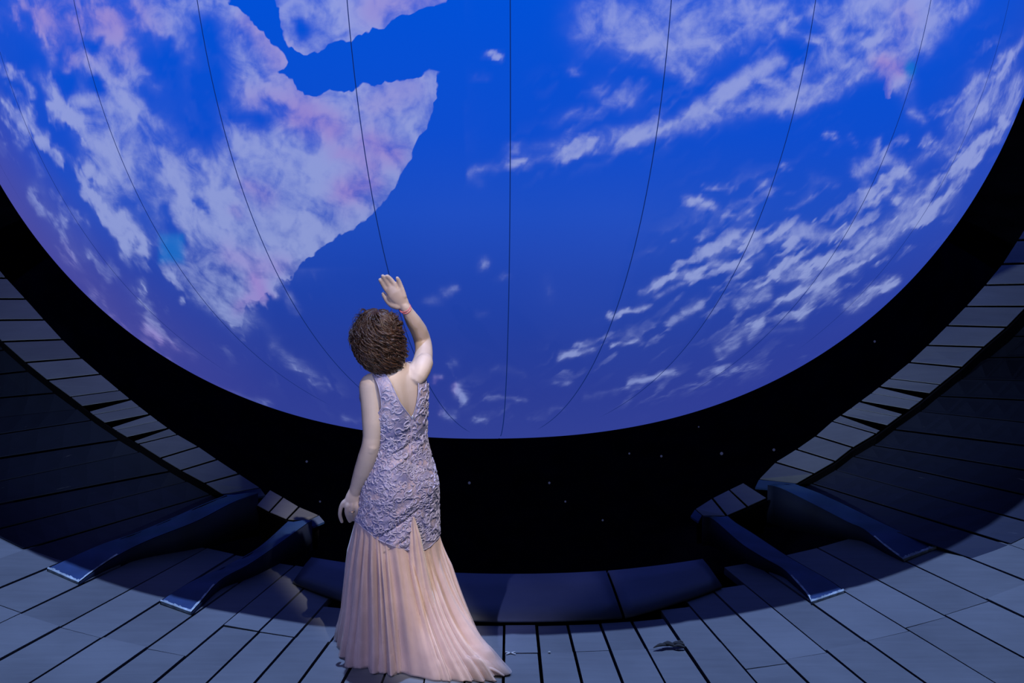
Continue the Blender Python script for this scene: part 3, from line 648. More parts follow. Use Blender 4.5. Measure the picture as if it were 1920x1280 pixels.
# torso sections: picture row, left edge, right edge (silhouette), half depth
SEC = [(1046, 664, 822, .150), (1010, 664, 821, .150), (965, 668, 820, .140), (925, 676, 818, .130), (890, 683, 813, .120), (868, 690, 808, .110), (848, 697, 802, .098), (826, 702, 797, .086), (800, 701, 797, .088),
       (772, 696, 799, .098), (745, 694, 800, .104), (722, 694, 799, .100), (704, 694, 796, .086), (692, 702, 786, .068), (684, 716, 770, .052), (678, 728, 756, .038)]
sz = []; sc_ = []; sa = []; sb = []
for (v, l, r, b_) in SEC:
    c = W((l+r)/2, v); hw = (r-l)/2/PX; a = math.sqrt(max(hw*hw-(b_*math.sin(ps))**2, .0004))/math.cos(ps)
    sz.append(c[2]); sc_.append(c[0]); sa.append(a); sb.append(b_)
sz, sc_, sa, sb = map(np.array, (sz, sc_, sa, sb))
def sect(z): return np.interp(z, sz, sc_), np.interp(z, sz, sa), np.interp(z, sz, sb)
def smooth_tab():
    global sc_, sa, sb, sz
    zz = np.linspace(sz[0], sz[-1], 60); out = []
    for arr in (sc_, sa, sb):
        q = np.interp(zz, sz, arr)
        for _ in range(3): q[1:-1] = (q[:-2]+2*q[1:-1]+q[2:])/4
        out.append(q)
    sz = zz; sc_, sa, sb = out
smooth_tab()
WR = [(zc(985, -.13), .13, .016, .013, -1.5, .25), (zc(962, -.13), .12, .013, -.012, -1.5, .2), (zc(940, -.13), .10, .015, .007, -1.3, .3), (zc(1010, -.13), .05, .013, .007, -1.2, .1), (zc(975, -.13), -.12, .014, .008, -.1, 1.2), (zc(852, -.1), .06, .010, .007, -1.3, .9), (zc(838, -.1), .04, .008, -.006, -1.3, .9), (zc(824, -.1), .07, .009, .005, -1.2, .8), (zc(800, -.1), .05, .010, .004, -1.2, .2), (zc(870, -.1), -.10, .010, -.006, -.8, .8)]
def S(phi, z, off=0.0):
    """surface of the dressed torso; phi = 0 is the back, pi/2 her left-hand side seen from behind (+LATV)"""
    cx, a, b_ = sect(z)
    n = 2.25; c_, s_ = math.cos(phi), math.sin(phi)
    k = (abs(c_)**n+abs(s_)**n)**(-1/n)
    a += off; b_ += off
    p = np.array([cx, O[1], z])+LATV*(a*s_*k)-FRO*(b_*c_*k)
    # bust in front, seat behind, hollow of the spine
    for sd_ in (-1, 1):
        d2 = ((phi_d(phi, math.pi-sd_*.62))/.5)**2+((z-zc(758))/.060)**2; p = p+FRO*.080*math.exp(-d2)-FRO*0+LATV*sd_*.012*math.exp(-d2)
        d2 = ((phi_d(phi, sd_*.55))/.55)**2+((z-zc(898))/.085)**2; p = p-FRO*.026*math.exp(-d2)
    q = phi_d(phi, 0)       # drape wrinkles: slanting below the seat, level at the waist
    for (z0, kq, w_, am, lo, hi) in WR:
        if lo < q < hi: p = p-FRO*am*math.exp(-((z-z0-kq*q)/w_)**2)*math.sin(math.pi*(q-lo)/(hi-lo))
    d2 = (phi_d(phi, 0)/.22)**2; p = p+FRO*.010*math.exp(-d2)*max(0, min(1, (z-zc(900))/.1))*max(0, min(1, (zc(690)-z)/.06))
    return p
def phi_d(a, b_): return (a-b_+math.pi) % (2*math.pi)-math.pi

# ---- body: every piece as a closed mesh, fused by a voxel remesh into one skin
bd = MB(); nphi = 48
V = []; zs = np.linspace(sz[0]+.02, sz[-1], 60)
for z in zs: V += [S(2*math.pi*k/nphi, z, -.009) for k in range(nphi)]
F = [(i*nphi+k, i*nphi+(k+1) % nphi, (i+1)*nphi+(k+1) % nphi, (i+1)*nphi+k) for i in range(len(zs)-1) for k in range(nphi)]
F += [tuple(range(nphi-1, -1, -1)), tuple((len(zs)-1)*nphi+k for k in range(nphi))]
bd.add(V, F)
# neck and head: tipped back and turned up towards the globe
HD = W(706, 634, .03); 
neck0 = W(740, 690, .0); bd.add(*tube([neck0-[0, 0, .05], neck0, W(724, 668, .015), HD-[0, 0, .03]], [.062, .055, .050, .050], 20, 5))
yw, pt = R(38), R(24)
hf = np.array([-math.sin(yw)*math.cos(pt), math.cos(yw)*math.cos(pt), math.sin(pt)]); hl = np.array([math.cos(yw), math.sin(yw), 0]); hu = np.cross(hl, hf)
HR = np.stack([hl, hf, hu], 1)
def hd(x, y, z): return HD+HR@np.array([x, y, z])
bd.add(*ellipsoid(HD+HR@np.array([0, -.012, .018]), (.072, .090, .088), HR)); bd.add(*ellipsoid(hd(0, .032, -.045), (.054, .058, .066), HR))
bd.add(*ellipsoid(hd(0, .068, -.092), (.020, .020, .018), HR))                                    # chin
bd.add(*tube([hd(0, .084, .018), hd(0, .102, -.012), hd(0, .096, -.026)], [.008, .012, .010], 10, 4))  # nose
for s in (-1, 1):
    bd.add(*ellipsoid(hd(s*.013, .094, -.026), (.008, .008, .006), HR, 10, 8)); bd.add(*ellipsoid(hd(s*.032, .074, .006), (.014, .010, .010), HR, 12, 8))
    bd.add(*tube([hd(s*.012, .084, .028), hd(s*.034, .082, .032), hd(s*.052, .068, .026)], [.005, .006, .004], 8, 4))
    bd.add(*ellipsoid(hd(s*.075, -.005, -.010), (.010, .018, .030), HR, 14, 10))                  # ears
    bd.add(*tube([hd(s*.050, .052, -.012), hd(s*.040, .074, -.030)], [.014, .012], 10, 4))
bd.add(*tube([hd(-.022, .082, -.056), hd(0, .092, -.053), hd(.022, .082, -.056)], [.004, .007, .004], 10, 5))
bd.add(*tube([hd(-.018, .082, -.063), hd(0, .090, -.063), hd(.018, .082, -.063)], [.004, .007, .004], 10, 5))
def limb(L_, segs=24, n=6, flat=None):
    """L_: (u, v, dy, radius px)"""
    bd.add(*tube([W(a, b_, c) for a, b_, c, _ in L_], [r/PX for *_, r in L_], segs, n, flat=flat))
# left arm hanging, seen from behind
limb([(708, 716, -.02, 17), (694, 722, -.035, 20.5), (696, 752, -.055, 20), (698, 790, -.075, 19.5), (697, 818, -.082, 17), (694, 838, -.085, 17), (688, 858, -.078, 17.5), (679, 884, -.065, 16), (669, 910, -.052, 12.2), (665, 923, -.046, 11)])
limb([(697, 836, -.100, 12), (694, 845, -.100, 11)], 16)
# left hand: back of the hand, fingers down
hflat = ((0, 1, .2), .55)
limb([(666, 918, -.048, 11), (662, 930, -.052, 13.5), (659, 941, -.056, 14.5), (659, 947, -.056, 12.5)], 20, 4, hflat)
for L_ in ([(649, 938, -.056, 4.6), (643, 943, -.062, 4.4), (638.5, 954, -.064, 4.2), (637.5, 966, -.058, 3.9), (641, 978, -.048, 3.3)],
           [(654, 940, -.060, 4.8), (651, 949, -.072, 4.7), (650, 960, -.066, 4.4), (653, 970, -.050, 4.1), (656, 977, -.038, 3.5)],
           [(661, 941, -.062, 4.8), (660, 950, -.074, 4.7), (659, 961, -.068, 4.4), (661, 969, -.050, 4.0), (663, 974, -.036, 3.5)],
           [(668, 940, -.058, 4.8), (669, 950, -.070, 4.7), (669.5, 960, -.064, 4.3), (669, 968, -.048, 3.9), (668, 972, -.036, 3.4)],
           [(671, 926, -.040, 5.6), (676, 936, -.020, 5.6), (675, 948, -.010, 4.8), (671, 957, -.014, 4.0)]):
    limb(L_, 12, 5)
# right arm raised: upper arm forward and up, forearm straight up
limb([(776, 704, .0, 21), (787, 692, .03, 20.5), (793, 674, .09, 18), (794.5, 654, .15, 16.5), (791.5, 637, .18, 16.2), (785, 619, .17, 15.8), (775, 602, .155, 14.5), (765, 585, .145, 11), (759, 574, .14, 9.6)])
limb([(783, 706, -.015, 17), (790, 692, .01, 18), (796, 678, .05, 17)], 20)
pflat = ((.0, 1, -.2), .50)
limb([(760, 577, .14, 9.6), (755, 568, .14, 12), (748, 558, .142, 15), (741, 549, .146, 16), (737.5, 545, .148, 14)], 20, 4, pflat)
limb([(752, 571, .142, 8), (741, 566, .146, 9), (733, 557, .148, 8)], 16, 4, ((0, 1, 0), .7))
FS = 1.16
for L_ in ([(757, 556, .142, 5.4), (754.5, 545, .146, 4.4), (751.5, 536, .150, 3.9), (748.5, 528, .152, 3.6), (744.8, 521, .150, 3.1)],
           [(749, 551, .146, 5.2), (744, 541, .150, 4.5), (738, 531, .154, 4.1), (732, 523, .156, 3.8), (726, 517.5, .154, 3.3)],
           [(741, 554, .146, 5.2), (734, 542, .152, 4.6), (728, 532, .156, 4.2), (722.5, 524, .158, 3.9), (717.8, 517.5, .156, 3.4)],
           [(735, 557, .146, 5.0), (728, 547, .152, 4.5), (722, 539, .156, 4.2), (717, 531, .158, 3.9), (712.8, 524.5, .157, 3.3)],
           [(745, 573, .142, 7), (735, 570, .150, 6.2), (727.5, 563.5, .158, 5.2), (722.5, 557, .162, 4.5), (718.8, 551, .163, 3.6)]):
    limb([(a, b_, c, r*FS) for a, b_, c, r in L_], 12, 5)
# legs and feet under the skirt
for s in (-1, 1):
    h = np.array([*(O[:2]+LATV[:2]*s*.085), 0]); hx = h+np.array([.012, 0, 0])
    bd.add(*tube([hx+[0, 0, .78], hx+[0, 0, .62], h+[0, 0, .46], h+[0, 0, .34], h+[0, 0, .12], h+[0, 0, .07]], [.060, .066, .052, .052, .034, .034], 20, 5))
    bd.add(*tube([h+[0, 0, .07]-FRO*.03, h+[0, 0, .055]+FRO*.05, h+[0, 0, .035]+FRO*.14], [.034, .034, .026], 16, 4, flat=((0, 0, 1), .8)))
tmp = bd.build('body_source', M_skin)
rm = tmp.modifiers.new('r', 'REMESH'); rm.mode = 'VOXEL'; rm.voxel_size = .0036; rm.adaptivity = 0
smo = tmp.modifiers.new('s', 'SMOOTH'); smo.factor = .5; smo.iterations = 4
dg = bpy.context.evaluated_depsgraph_get(); dg.update()
bme = bpy.data.meshes.new_from_object(tmp.evaluated_get(dg)); bme.name = 'body'
bpy.data.objects.remove(tmp)
person = empty('person', (O[0], O[1], 0)); OV = np.array([O[0], O[1], 0])
tag(person, 'woman in a lace and tulle gown raising her right hand to the globe', 'person')
co = np.empty(len(bme.vertices)*3, np.float32); bme.vertices.foreach_get('co', co); co = co.reshape(-1, 3)-OV; bme.vertices.foreach_set('co', co.ravel()); bme.update()
bme.polygons.foreach_set('use_smooth', [True]*len(bme.polygons)); bme.materials.clear(); bme.materials.append(M_skin)
body = bpy.data.objects.new('body', bme); C.objects.link(body); body.parent = person
def pobj(name, mb, m, smooth=True, lab=None, par=None):
    mb.v = [tuple(np.array(p)-OV) for p in mb.v]; o = mb.build(name, m, par or person, smooth)
    if lab: o['label'] = lab
    return o

# ---- lace gown: analytic surface clipped along the neckline, armholes and hem
def dist_poly(P):
    P = [np.array(p, float) for p in P]
    def f(u, v): return float(sdpoly(np.array([u], float), np.array([v], float), P)[0])
    return f
VB = dist_poly([(772, 784), (761, 770), (750, 755), (740, 734), (731, 714), (718, 694), (700, 660), (720, 620), (768, 640), (765, 668), (773, 676), (780, 690), (785, 712), (785, 738), (782, 756), (777, 773)])
ARL = dist_poly([(686, 660), (693, 697), (703, 709), (710, 724), (714, 744), (716, 764), (708, 776), (600, 776), (600, 640)])
ARR = dist_poly([(789, 660), (790, 677), (795, 690), (798, 706), (800, 722), (860, 722), (860, 640)])
HU = [600, 655, 662, 680, 708, 738, 767, 782, 797, 808, 818, 830, 900]; HV = [965, 968, 973, 988, 1011, 1024, 1032, 1033, 1031, 1023, 1012, 1006, 1000]
def hemv(u): return np.interp(u, HU, HV)
def clipmesh(Vv, Ff, fn):
    """keep fn > 0, cut faces exactly along fn = 0"""
    val = [fn(p) for p in Vv]; V2 = list(Vv); F2 = []; cache = {}
    def cut(i, j):
        k = (min(i, j), max(i, j))
        if k not in cache:
            t = val[i]/(val[i]-val[j]); V2.append(tuple(np.array(V2[i])+(np.array(V2[j])-np.array(V2[i]))*t)); cache[k] = len(V2)-1
        return cache[k]
    for f_ in Ff:
        out = []
        for a, b_ in zip(f_, f_[1:]+f_[:1]):
            if val[a] > 0: out.append(a)
            if (val[a] > 0) != (val[b_] > 0): out.append(cut(a, b_))
        if len(out) >= 3: F2.append(tuple(out))
    used = sorted({i for f_ in F2 for i in f_}); mp = {o_: n for n, o_ in enumerate(used)}
    return [V2[i] for i in used], [tuple(mp[i] for i in f_) for f_ in F2]
nph, nz = 180, 190; Z0 = zc(1042, -.16); Z1 = sz[-1]-.012
V = []; Zs = np.linspace(Z0, Z1, nz)
for z in Zs:
    for k in range(nph): V.append(tuple(S(2*math.pi*k/nph, z, .004)))
F = [(i*nph+k, i*nph+(k+1) % nph, (i+1)*nph+(k+1) % nph, (i+1)*nph+k) for i in range(nz-1) for k in range(nph)]
def back_(p): return (np.array(p)-np.array([sect(p[2])[0], O[1], 0]))@FRO < .012
def fV(p):
    u, v = proj(np.array(p)); return -VB(u, v) if back_(p) else 30
def fA(p):
    u, v = proj(np.array(p)); q = (np.array(p)-np.array([sect(p[2])[0], O[1], 0]))
    if q@FRO > .05: return 30
    return min(-ARL(u, v) if q@LATV < 0 else 30, -ARR(u, v) if q@LATV > 0 else 30)
def fH(p):
    u, v = proj(np.array(p)); q = (np.array(p)-np.array([sect(p[2])[0], O[1], 0]))
    tgt = hemv(u); far = np.interp(u, [655, 742, 830], [966, 950, 1004]); w_ = np.clip((q[1]+.02)/.08, 0, 1); return (tgt*(1-w_)+far*w_)-v
def fF(p):   # front neckline scoop
    q = (np.array(p)-np.array([sect(p[2])[0], O[1], 0])); 
    return 30 if q@FRO < .0 else (zc(716)-p[2])*500+abs(q@LATV)**2*4000
for fn in (fV, fA, fH, fF): V, F = clipmesh(V, F, fn)
m = bpy.data.materials.new('lace_fabric'); m.use_nodes = True; nt = m.node_tree; L = nt.links.new; b = nt.nodes['Principled BSDF']
geo = nt.nodes.new('ShaderNodeNewGeometry')
n0 = N('ShaderNodeTexNoise', Scale=22., Detail=2.); L(geo.outputs['Position'], n0.inputs['Vector'])
wv = N('ShaderNodeTexVoronoi', Scale=52.); wv.feature = 'DISTANCE_TO_EDGE'
vm = nt.nodes.new('ShaderNodeVectorMath'); vm.operation = 'MULTIPLY_ADD'; L(n0.outputs['Color'], vm.inputs[0]); vm.inputs[1].default_value = (.05, .05, .05); L(geo.outputs['Position'], vm.inputs[2]); L(vm.outputs[0], wv.inputs['Vector'])
ln = ss(wv.outputs['Distance'], .02, .22)
n5 = N('ShaderNodeTexNoise', Scale=16., Detail=4.); L(geo.outputs['Position'], n5.inputs['Vector'])
cA = mixc(ss(n5.outputs['Fac'], .40, .62), (.50, .39, .43), (.25, .24, .40))
cB = mixc(mt('ADD', mt('MULTIPLY', ln, .6), .4), (.32, .31, .46), cA)
n7 = N('ShaderNodeTexNoise', Scale=7., Detail=3.); L(geo.outputs['Position'], n7.inputs['Vector']); cB = mixc(mt('MULTIPLY', ss(n7.outputs['Fac'], .47, .60), .85), cB, (.12, .13, .28)); L(cB, b.inputs['Base Color']); b.inputs['Roughness'].default_value = .42; b.inputs['Sheen Weight'].default_value = .15  # navy patches mix the shade of the drapes into the lace colour
hh = mt('ADD', mt('MULTIPLY', ln, -1.), mt('MULTIPLY', n5.outputs['Fac'], 1.2))
bp = nt.nodes.new('ShaderNodeBump'); bp.inputs['Strength'].default_value = .35; bp.inputs['Distance'].default_value = .003; L(hh, bp.inputs['Height']); L(bp.outputs[0], b.inputs['Normal'])
M_lace = m
mb = MB(); mb.add(V, F); gown = pobj('lace_bodice', mb, M_lace, True, 'lilac lace bodice with a deep V back')
so = gown.modifiers.new('thick', 'SOLIDIFY'); so.thickness = .0035; so.offset = -1
# edge piping along the clipped borders
import bmesh
bm = bmesh.new(); bm.from_mesh(gown.data); bmesh.ops.remove_doubles(bm, verts=bm.verts, dist=1e-6)
be = [e for e in bm.edges if e.is_boundary]; adj = {}
for e in be:
    for a, b_ in ((e.verts[0], e.verts[1]), (e.verts[1], e.verts[0])): adj.setdefault(a.index, []).append(b_.index)
bm.verts.ensure_lookup_table(); seen = set(); chains = []
for st in adj:
    if st in seen: continue
    ch = [st]; seen.add(st); cur = st
    while True:
        nx = [q for q in adj[cur] if q not in seen]
        if not nx: break
        cur = nx[0]; seen.add(cur); ch.append(cur)
    if len(ch) > 25: chains.append([np.array(bm.verts[i].co)+OV for i in ch])
bm.free(); pip = MB()
for ch in chains:
    P = np.array(ch+[ch[0]])
    for _ in range(4): P[1:-1] = (P[:-2]+2*P[1:-1]+P[2:])/4
    # cut away jumps
    pip.add(*tube(P[::2], [.0026]*len(P[::2]), 6, 0, False))
pobj('piping', pip, M_scroll)['kind'] = 'stuff'
# lace scrolls: raised cord appliqué on the gown
def on_gown(phi, z):
    p = S(phi, z, .005); return min(fV(p), fA(p), fH(p), fF(p)) > 3
sb_ = MB(); sq = MB(); cnt = 0
def scroll(phi0, z0, size, ang, turn, kind):
    cx, a, b_ = sect(z0); pts = []; n = 15 if kind else 9; rad = []
    for i in range(n):
        t = i/(n-1)
        if kind: th = ang+turn*(t*5.2); rr = size*(1-t*.82); x = rr*math.cos(th)-size*math.cos(ang)*.4; y = rr*math.sin(th)-size*math.sin(ang)*.4
        else: th = ang+turn*t*1.4; x = size*2.2*(t-.5)*math.cos(th); y = size*2.2*(t-.5)*math.sin(th)
        arc = (a+b_)/2; pts.append(S(phi0+x/arc, z0+y, .0055)); rad.append(.0014+.0023*math.sin(math.pi*min(1, t*1.15+.05))*(1 if kind else 1.35))
    return pts, rad
zlo, zhi = zc(1030, -.15), zc(700)
tries = 0
while cnt < 1000 and tries < 6000:
    tries += 1
    phi = random.uniform(-1.9, 1.9); z = zlo+(zhi-zlo)*random.random()**1.15
    if not on_gown(phi, z): continue
    dens = .45+.9*mnoise.noise(Vector((phi*3.5, z*11, 3))) + (.35 if z < zc(845) else -.05)
    if random.random() > dens+.25: continue
    kind = random.random() < .62; sz_ = random.uniform(.009, .021)
    pts, rad = scroll(phi, z, sz_, random.uniform(0, 6.28), random.choice((-1, 1)), kind)
    if min(fH(p) for p in pts) < 0 or min(fV(p) for p in pts) < 0: continue
    sb_.add(*tube(pts, rad, 5, 0, False)); cnt += 1
    if random.random() < .3: sq.add(*ellipsoid(S(phi, z, .008), (.0018, .0018, .0018), None, 6, 4))
tag(pobj('lace_scrolls', sb_, M_scroll), 'raised silvery lace scrolls', kind='stuff'); tag(pobj('sequins', sq, M_sequin), kind='stuff')
# zip down the back from the point of the V
zp = MB(); P = []
for v in np.linspace(786, 872, 30):
    best = min((abs(proj(S(ph, zc(v, -.1), .006))[0]-(773+ (v-786)*-.05))+abs(proj(S(ph, zc(v, -.1), .006))[1]-v)*.0, ph) for ph in np.linspace(-.8, .8, 60))
    P.append(S(best[1], zc(v, -.1), .005))
zp.add(*tube(P, [.0045]*len(P), 8, 0, True)); pobj('zip', zp, M_zip)
zq = MB(); zq.add(*ellipsoid(P[0]-FRO*.004, (.005, .004, .009))); pobj('zip_pull', zq, M_sequin)

# ---- tulle skirt
m = bpy.data.materials.new('blush_tulle'); m.use_nodes = True; nt = m.node_tree; L = nt.links.new; b = nt.nodes['Principled BSDF']
geo = nt.nodes.new('ShaderNodeNewGeometry'); n0 = N('ShaderNodeTexNoise', Scale=14., Detail=5.); L(geo.outputs['Position'], n0.inputs['Vector'])
L(mixc(ss(n0.outputs['Fac'], .3, .7), (.60, .44, .38), (.70, .53, .46)), b.inputs['Base Color']); b.inputs['Roughness'].default_value = .75; b.inputs['Sheen Weight'].default_value = .4; b.inputs['Specular IOR Level'].default_value = .2
bp = nt.nodes.new('ShaderNodeBump'); bp.inputs['Strength'].default_value = .15; bp.inputs['Distance'].default_value = .003; n6 = N('ShaderNodeTexNoise', Scale=160., Detail=2.); L(geo.outputs['Position'], n6.inputs['Vector']); L(n6.outputs['Fac'], bp.inputs['Height']); L(bp.outputs[0], b.inputs['Normal'])
M_tulle = m
m = bpy.data.materials.new('sheer_tulle'); m.use_nodes = True; nt = m.node_tree; L = nt.links.new; b = nt.nodes['Principled BSDF']
b.inputs['Base Color'].default_value = (.78, .62, .58, 1); b.inputs['Roughness'].default_value = .8; b.inputs['Specular IOR Level'].default_value = .1
tr = nt.nodes.new('ShaderNodeBsdfTransparent'); mxs = nt.nodes.new('ShaderNodeMixShader'); lw_ = nt.nodes.new('ShaderNodeLayerWeight'); lw_.inputs[0].default_value = .35
L(mt('ADD', mt('MULTIPLY', lw_.outputs['Facing'], .5), .26), mxs.inputs[0]); L(tr.outputs[0], mxs.inputs[1]); L(b.outputs[0], mxs.inputs[2]); L(mxs.outputs[0], nt.nodes['Material Output'].inputs['Surface'])
M_sheer = m
FLP = [(637, 1203), (646, 1228), (662, 1250), (698, 1259), (748, 1265), (790, 1271), (830, 1277), (880, 1279), (925, 1274), (956, 1268), (941, 1253), (902, 1233), (868, 1205), (840, 1192), (800, 1182), (760, 1176), (710, 1174), (668, 1182)]
fl = np.array([onz(u, v, .0)[:2] for u, v in FLP]); cen = np.array([O[0]-.0, O[1]])
# resample the floor outline by direction measured the same way as phi
def outline(nr):
    P = np.vstack([fl, fl[:1]]); Q, _ = catmull(np.c_[P, np.zeros(len(P))], [0]*len(P), 12); Q = Q[:-1, :2]
    s = np.concatenate([[0], np.cumsum(np.linalg.norm(np.diff(np.vstack([Q, Q[:1]]), axis=0), axis=1))]); T = np.linspace(0, s[-1], nr, endpoint=False); Qc = np.vstack([Q, Q[:1]])
    return np.c_[np.interp(T, s, Qc[:, 0]), np.interp(T, s, Qc[:, 1])]
NR = 420
OUT = outline(NR)
topphi = np.empty(NR)
for i, q in enumerate(OUT):
    d = q-cen; topphi[i] = math.atan2(d@LATV[:2], -(d@FRO[:2]))
# spread evenly in phi so the gathers stay regular: blend direction and arc length
up_ = np.unwrap(topphi); sgn = 1 if up_[-1] > up_[0] else -1
lin_ = up_[0]+sgn*np.arange(NR)/NR*2*math.pi; topphi = .55*lin_+.45*up_
def hem_z(phi):
    lo_, hi_ = Z0-.02, zc(940)
    for _ in range(22):
        m_ = (lo_+hi_)/2
        if fH(S(phi, m_, .004)) > 0: hi_ = m_
        else: lo_ = m_
    return hi_
HZ = np.array([hem_z(p) for p in topphi])
TOP = np.array([S(p, z+.012, -.004) for p, z in zip(topphi, HZ)])
fold = np.zeros(NR); ph_ = 0; acc = []
lay = rng.random(80)
arcs = np.arange(NR)/NR
NF = 27
ph_arr = arcs*NF+1.9*(np.interp(arcs*34, np.arange(80), lay)-.5)+.75*np.sin(arcs*2*math.pi*5)+.4*np.sin(arcs*2*math.pi*9+1)
fold = .62*np.sin(2*math.pi*ph_arr)+.38*np.sin(2*math.pi*ph_arr*.5+1)+.25*np.sin(2*math.pi*ph_arr*2.1+.5)
depthv = .7+.6*np.interp(arcs*30, np.arange(80), lay[::-1])
def skirt(NTt, scale, outk, seed, amp, zlift=0.0, topoff=0.0):
    V = []; ts = np.linspace(0, 1, NTt)**.85
    r2 = np.random.default_rng(seed); wob = r2.random(40)
    for t in ts:
        for i in range(NR):
            T_ = TOP[i]; B_ = OUT[i]; dirv = B_-T_[:2]; n_ = OUT[i]-cen; n_ = n_/np.linalg.norm(n_)
            Ld = np.linalg.norm(B_-cen)
            train = np.clip((Ld-.40)/.25, 0, 1)
            rgt = np.clip((B_[0]-cen[0])/.25, 0, 1); f_ = (t**(1+.55*rgt)*(1-train)+(.30*t+.70*t**3.6)*train)
            xy = T_[:2]+dirv*f_
            env = amp*min(1, t*3.2+.12)*(1-.25*t)
            g = (fold[i]*(1-.45*t)+.45*t*math.sin(2*math.pi*(ph_arr[i]*.62+.5*t+.3*math.sin(i*.05)))+.35*mnoise.noise(Vector((i*.045, t*2.2, seed*3.))))*env*depthv[i]*1.25
            xy = xy+n_*(g*.0235*(.6+.8*t)*(1+1.1*train*t)+topoff*min(1, t*8))*outk
            drop = t**(1-.16*train)
            z = T_[2]*(1-drop)+.006+zlift*(1+3*train)
            if t > .86:
                q = (t-.86)/.14; z += (.010+.014*train)*max(0, math.sin(ph_arr[i]*3.1+q*3+wob[i % 40]*.5))*math.sin(math.pi*min(1, q*.9+.1)); 
            if train > 0 and t > .8:
                q = (t-.8)/.2; z += train*.020*math.sin(math.pi*q)*(1+mnoise.noise(Vector((i*.06, q*3, seed))))
            V.append((xy[0], xy[1], max(z, .003)))
    F = [(j*NR+i, j*NR+(i+1) % NR, (j+1)*NR+(i+1) % NR, (j+1)*NR+i) for j in range(NTt-1) for i in range(NR)]
    return V, F
mb = MB(); mb.add(*skirt(90, 1, 1, 1, 1.0)); sk = pobj('tulle_skirt', mb, M_tulle, True, 'blush tulle skirt gathered under the lace hem with a train'); sk.modifiers.new('thick', 'SOLIDIFY').thickness = .002
Vs, Fs = skirt(90, 1, 1, 1, 1.0); G = np.array(Vs).reshape(90, NR, 3)
for _ in range(2): G = (G+np.roll(G, 1, 1)+np.roll(G, -1, 1))/3
dt = np.gradient(G, axis=0); di = (np.roll(G, -1, 1)-np.roll(G, 1, 1))/2; Nn = np.cross(di, dt); Nn /= np.linalg.norm(Nn, axis=2)[:, :, None]+1e-12
outw = G[:, :, :2]-cen; sg = np.sign((Nn[:, :, :2]*outw).sum(2)[20:70].sum()); Nn = Nn*sg
G2 = G+Nn*(.004+.007*np.linspace(0, 1, 90)[:, None, None]); G2[:, :, 2] = np.maximum(G2[:, :, 2], .004)
mb = MB(); mb.add([tuple(p) for p in G2.reshape(-1, 3)], Fs); pobj('sheer_overlay', mb, M_sheer, True, 'sheer outer layer of tulle')
# godet: the pointed insert opening up the back of the lace
mb = MB(); cl = [(775, 969, 0), (776, 985, 5), (778, 1005, 9.5), (780, 1030, 13), (784, 1060, 15), (789, 1100, 19), (797, 1150, 25), (808, 1200, 30), (818, 1240, 32)]
rows = []; NC = 15
P, r_ = catmull([(u, v, 0) for u, v, w_ in cl], [w_ for *_, w_ in cl], 10)
for (u, v, _), w_ in zip(P, r_):
    zc_ = None; row = []
    for k in range(NC):
        x = (k/(NC-1)*2-1); uu = u+x*max(w_, .4)
        # hang just outside the gown / skirt surface
        t = (v-969)/271.; dyb = -.128-.03*t-.045*t*t
        fd = .0055*math.cos(x*math.pi*2.5)*min(1, w_/10)+.010*(1-x*x)
        row.append(W(uu, v, dyb-fd))
    rows.append(row)
V = [p for r__ in rows for p in r__]; F = [(i*NC+k, i*NC+k+1, (i+1)*NC+k+1, (i+1)*NC+k) for i in range(len(rows)-1) for k in range(NC-1)]
mb.add(V, F); go = pobj('godet', mb, M_tulle, True, 'pointed tulle insert up the back'); go.modifiers.new('thick', 'SOLIDIFY').thickness = .003
# crumpled folds where the train turns on the boards
mb = MB()
for k, (a, b_, r0) in enumerate([((800, 1240), (840, 1262), .016), ((828, 1232), (842, 1262), .014), ((845, 1245), (880, 1268), .015), ((810, 1262), (900, 1262), .013), ((862, 1240), (910, 1262), .012), ((880, 1255), (944, 1266), .011)]):
    A, B = onz(*a, .018), onz(*b_, .012); m_ = (A+B)/2+np.array([.01, 0, .022]); mb.add(*tube([A, m_, B], [.004, r0, .005], 12, 8, flat=((0, 0, 1), .7)))
pobj('train_folds', mb, M_tulle)

# ---- bracelet, ring, shoes
mb = MB(); c0 = W(758.5, 576, .14); ax = W(765, 585, .145)-c0; ax /= np.linalg.norm(ax)
for q, (tilt, rr) in enumerate(((.35, .0245), (.1, .0235))):
    e1 = np.cross(ax, [0, 0, 1.]); e1 /= np.linalg.norm(e1); e2 = np.cross(ax, e1); n_ = 30 if q == 0 else 26
    for k in range(n_):
        a = 2*math.pi*k/n_; p = c0+e1*rr*math.cos(a)+e2*rr*math.sin(a)+ax*(tilt*rr*math.cos(a)*1.6+.004); mb.add(*ellipsoid(p, (.0028,)*3, None, 8, 5))
pobj('bracelet', mb, M_bead, True, 'pink beaded bracelet on the raised wrist')
mb = MB(); c0 = W(659.2, 957, -.071); mb.add(*tube([c0+np.array([.0105*math.cos(a), .0105*math.sin(a), .002*math.sin(a)]) for a in np.linspace(0, 6.283, 25)], [.0015]*25, 6, 0, False)); pobj('ring', mb, M_gold)
for s in (-1, 1):
    mb = MB(); h = np.array([*(O[:2]+LATV[:2]*s*.085), 0])
    mb.add(*tube([h+[0, 0, .012]-FRO*.04, h+[0, 0, .014]+FRO*.06, h+[0, 0, .014]+FRO*.17], [.030, .036, .026], 16, 4, flat=((0, 0, 1), .38))); mb.add(*tube([h+[0, 0, .008]-FRO*.045, h+[0, 0, .05]-FRO*.04], [.012, .020], 10, 3))
    pobj('shoe', mb, M_shoe)

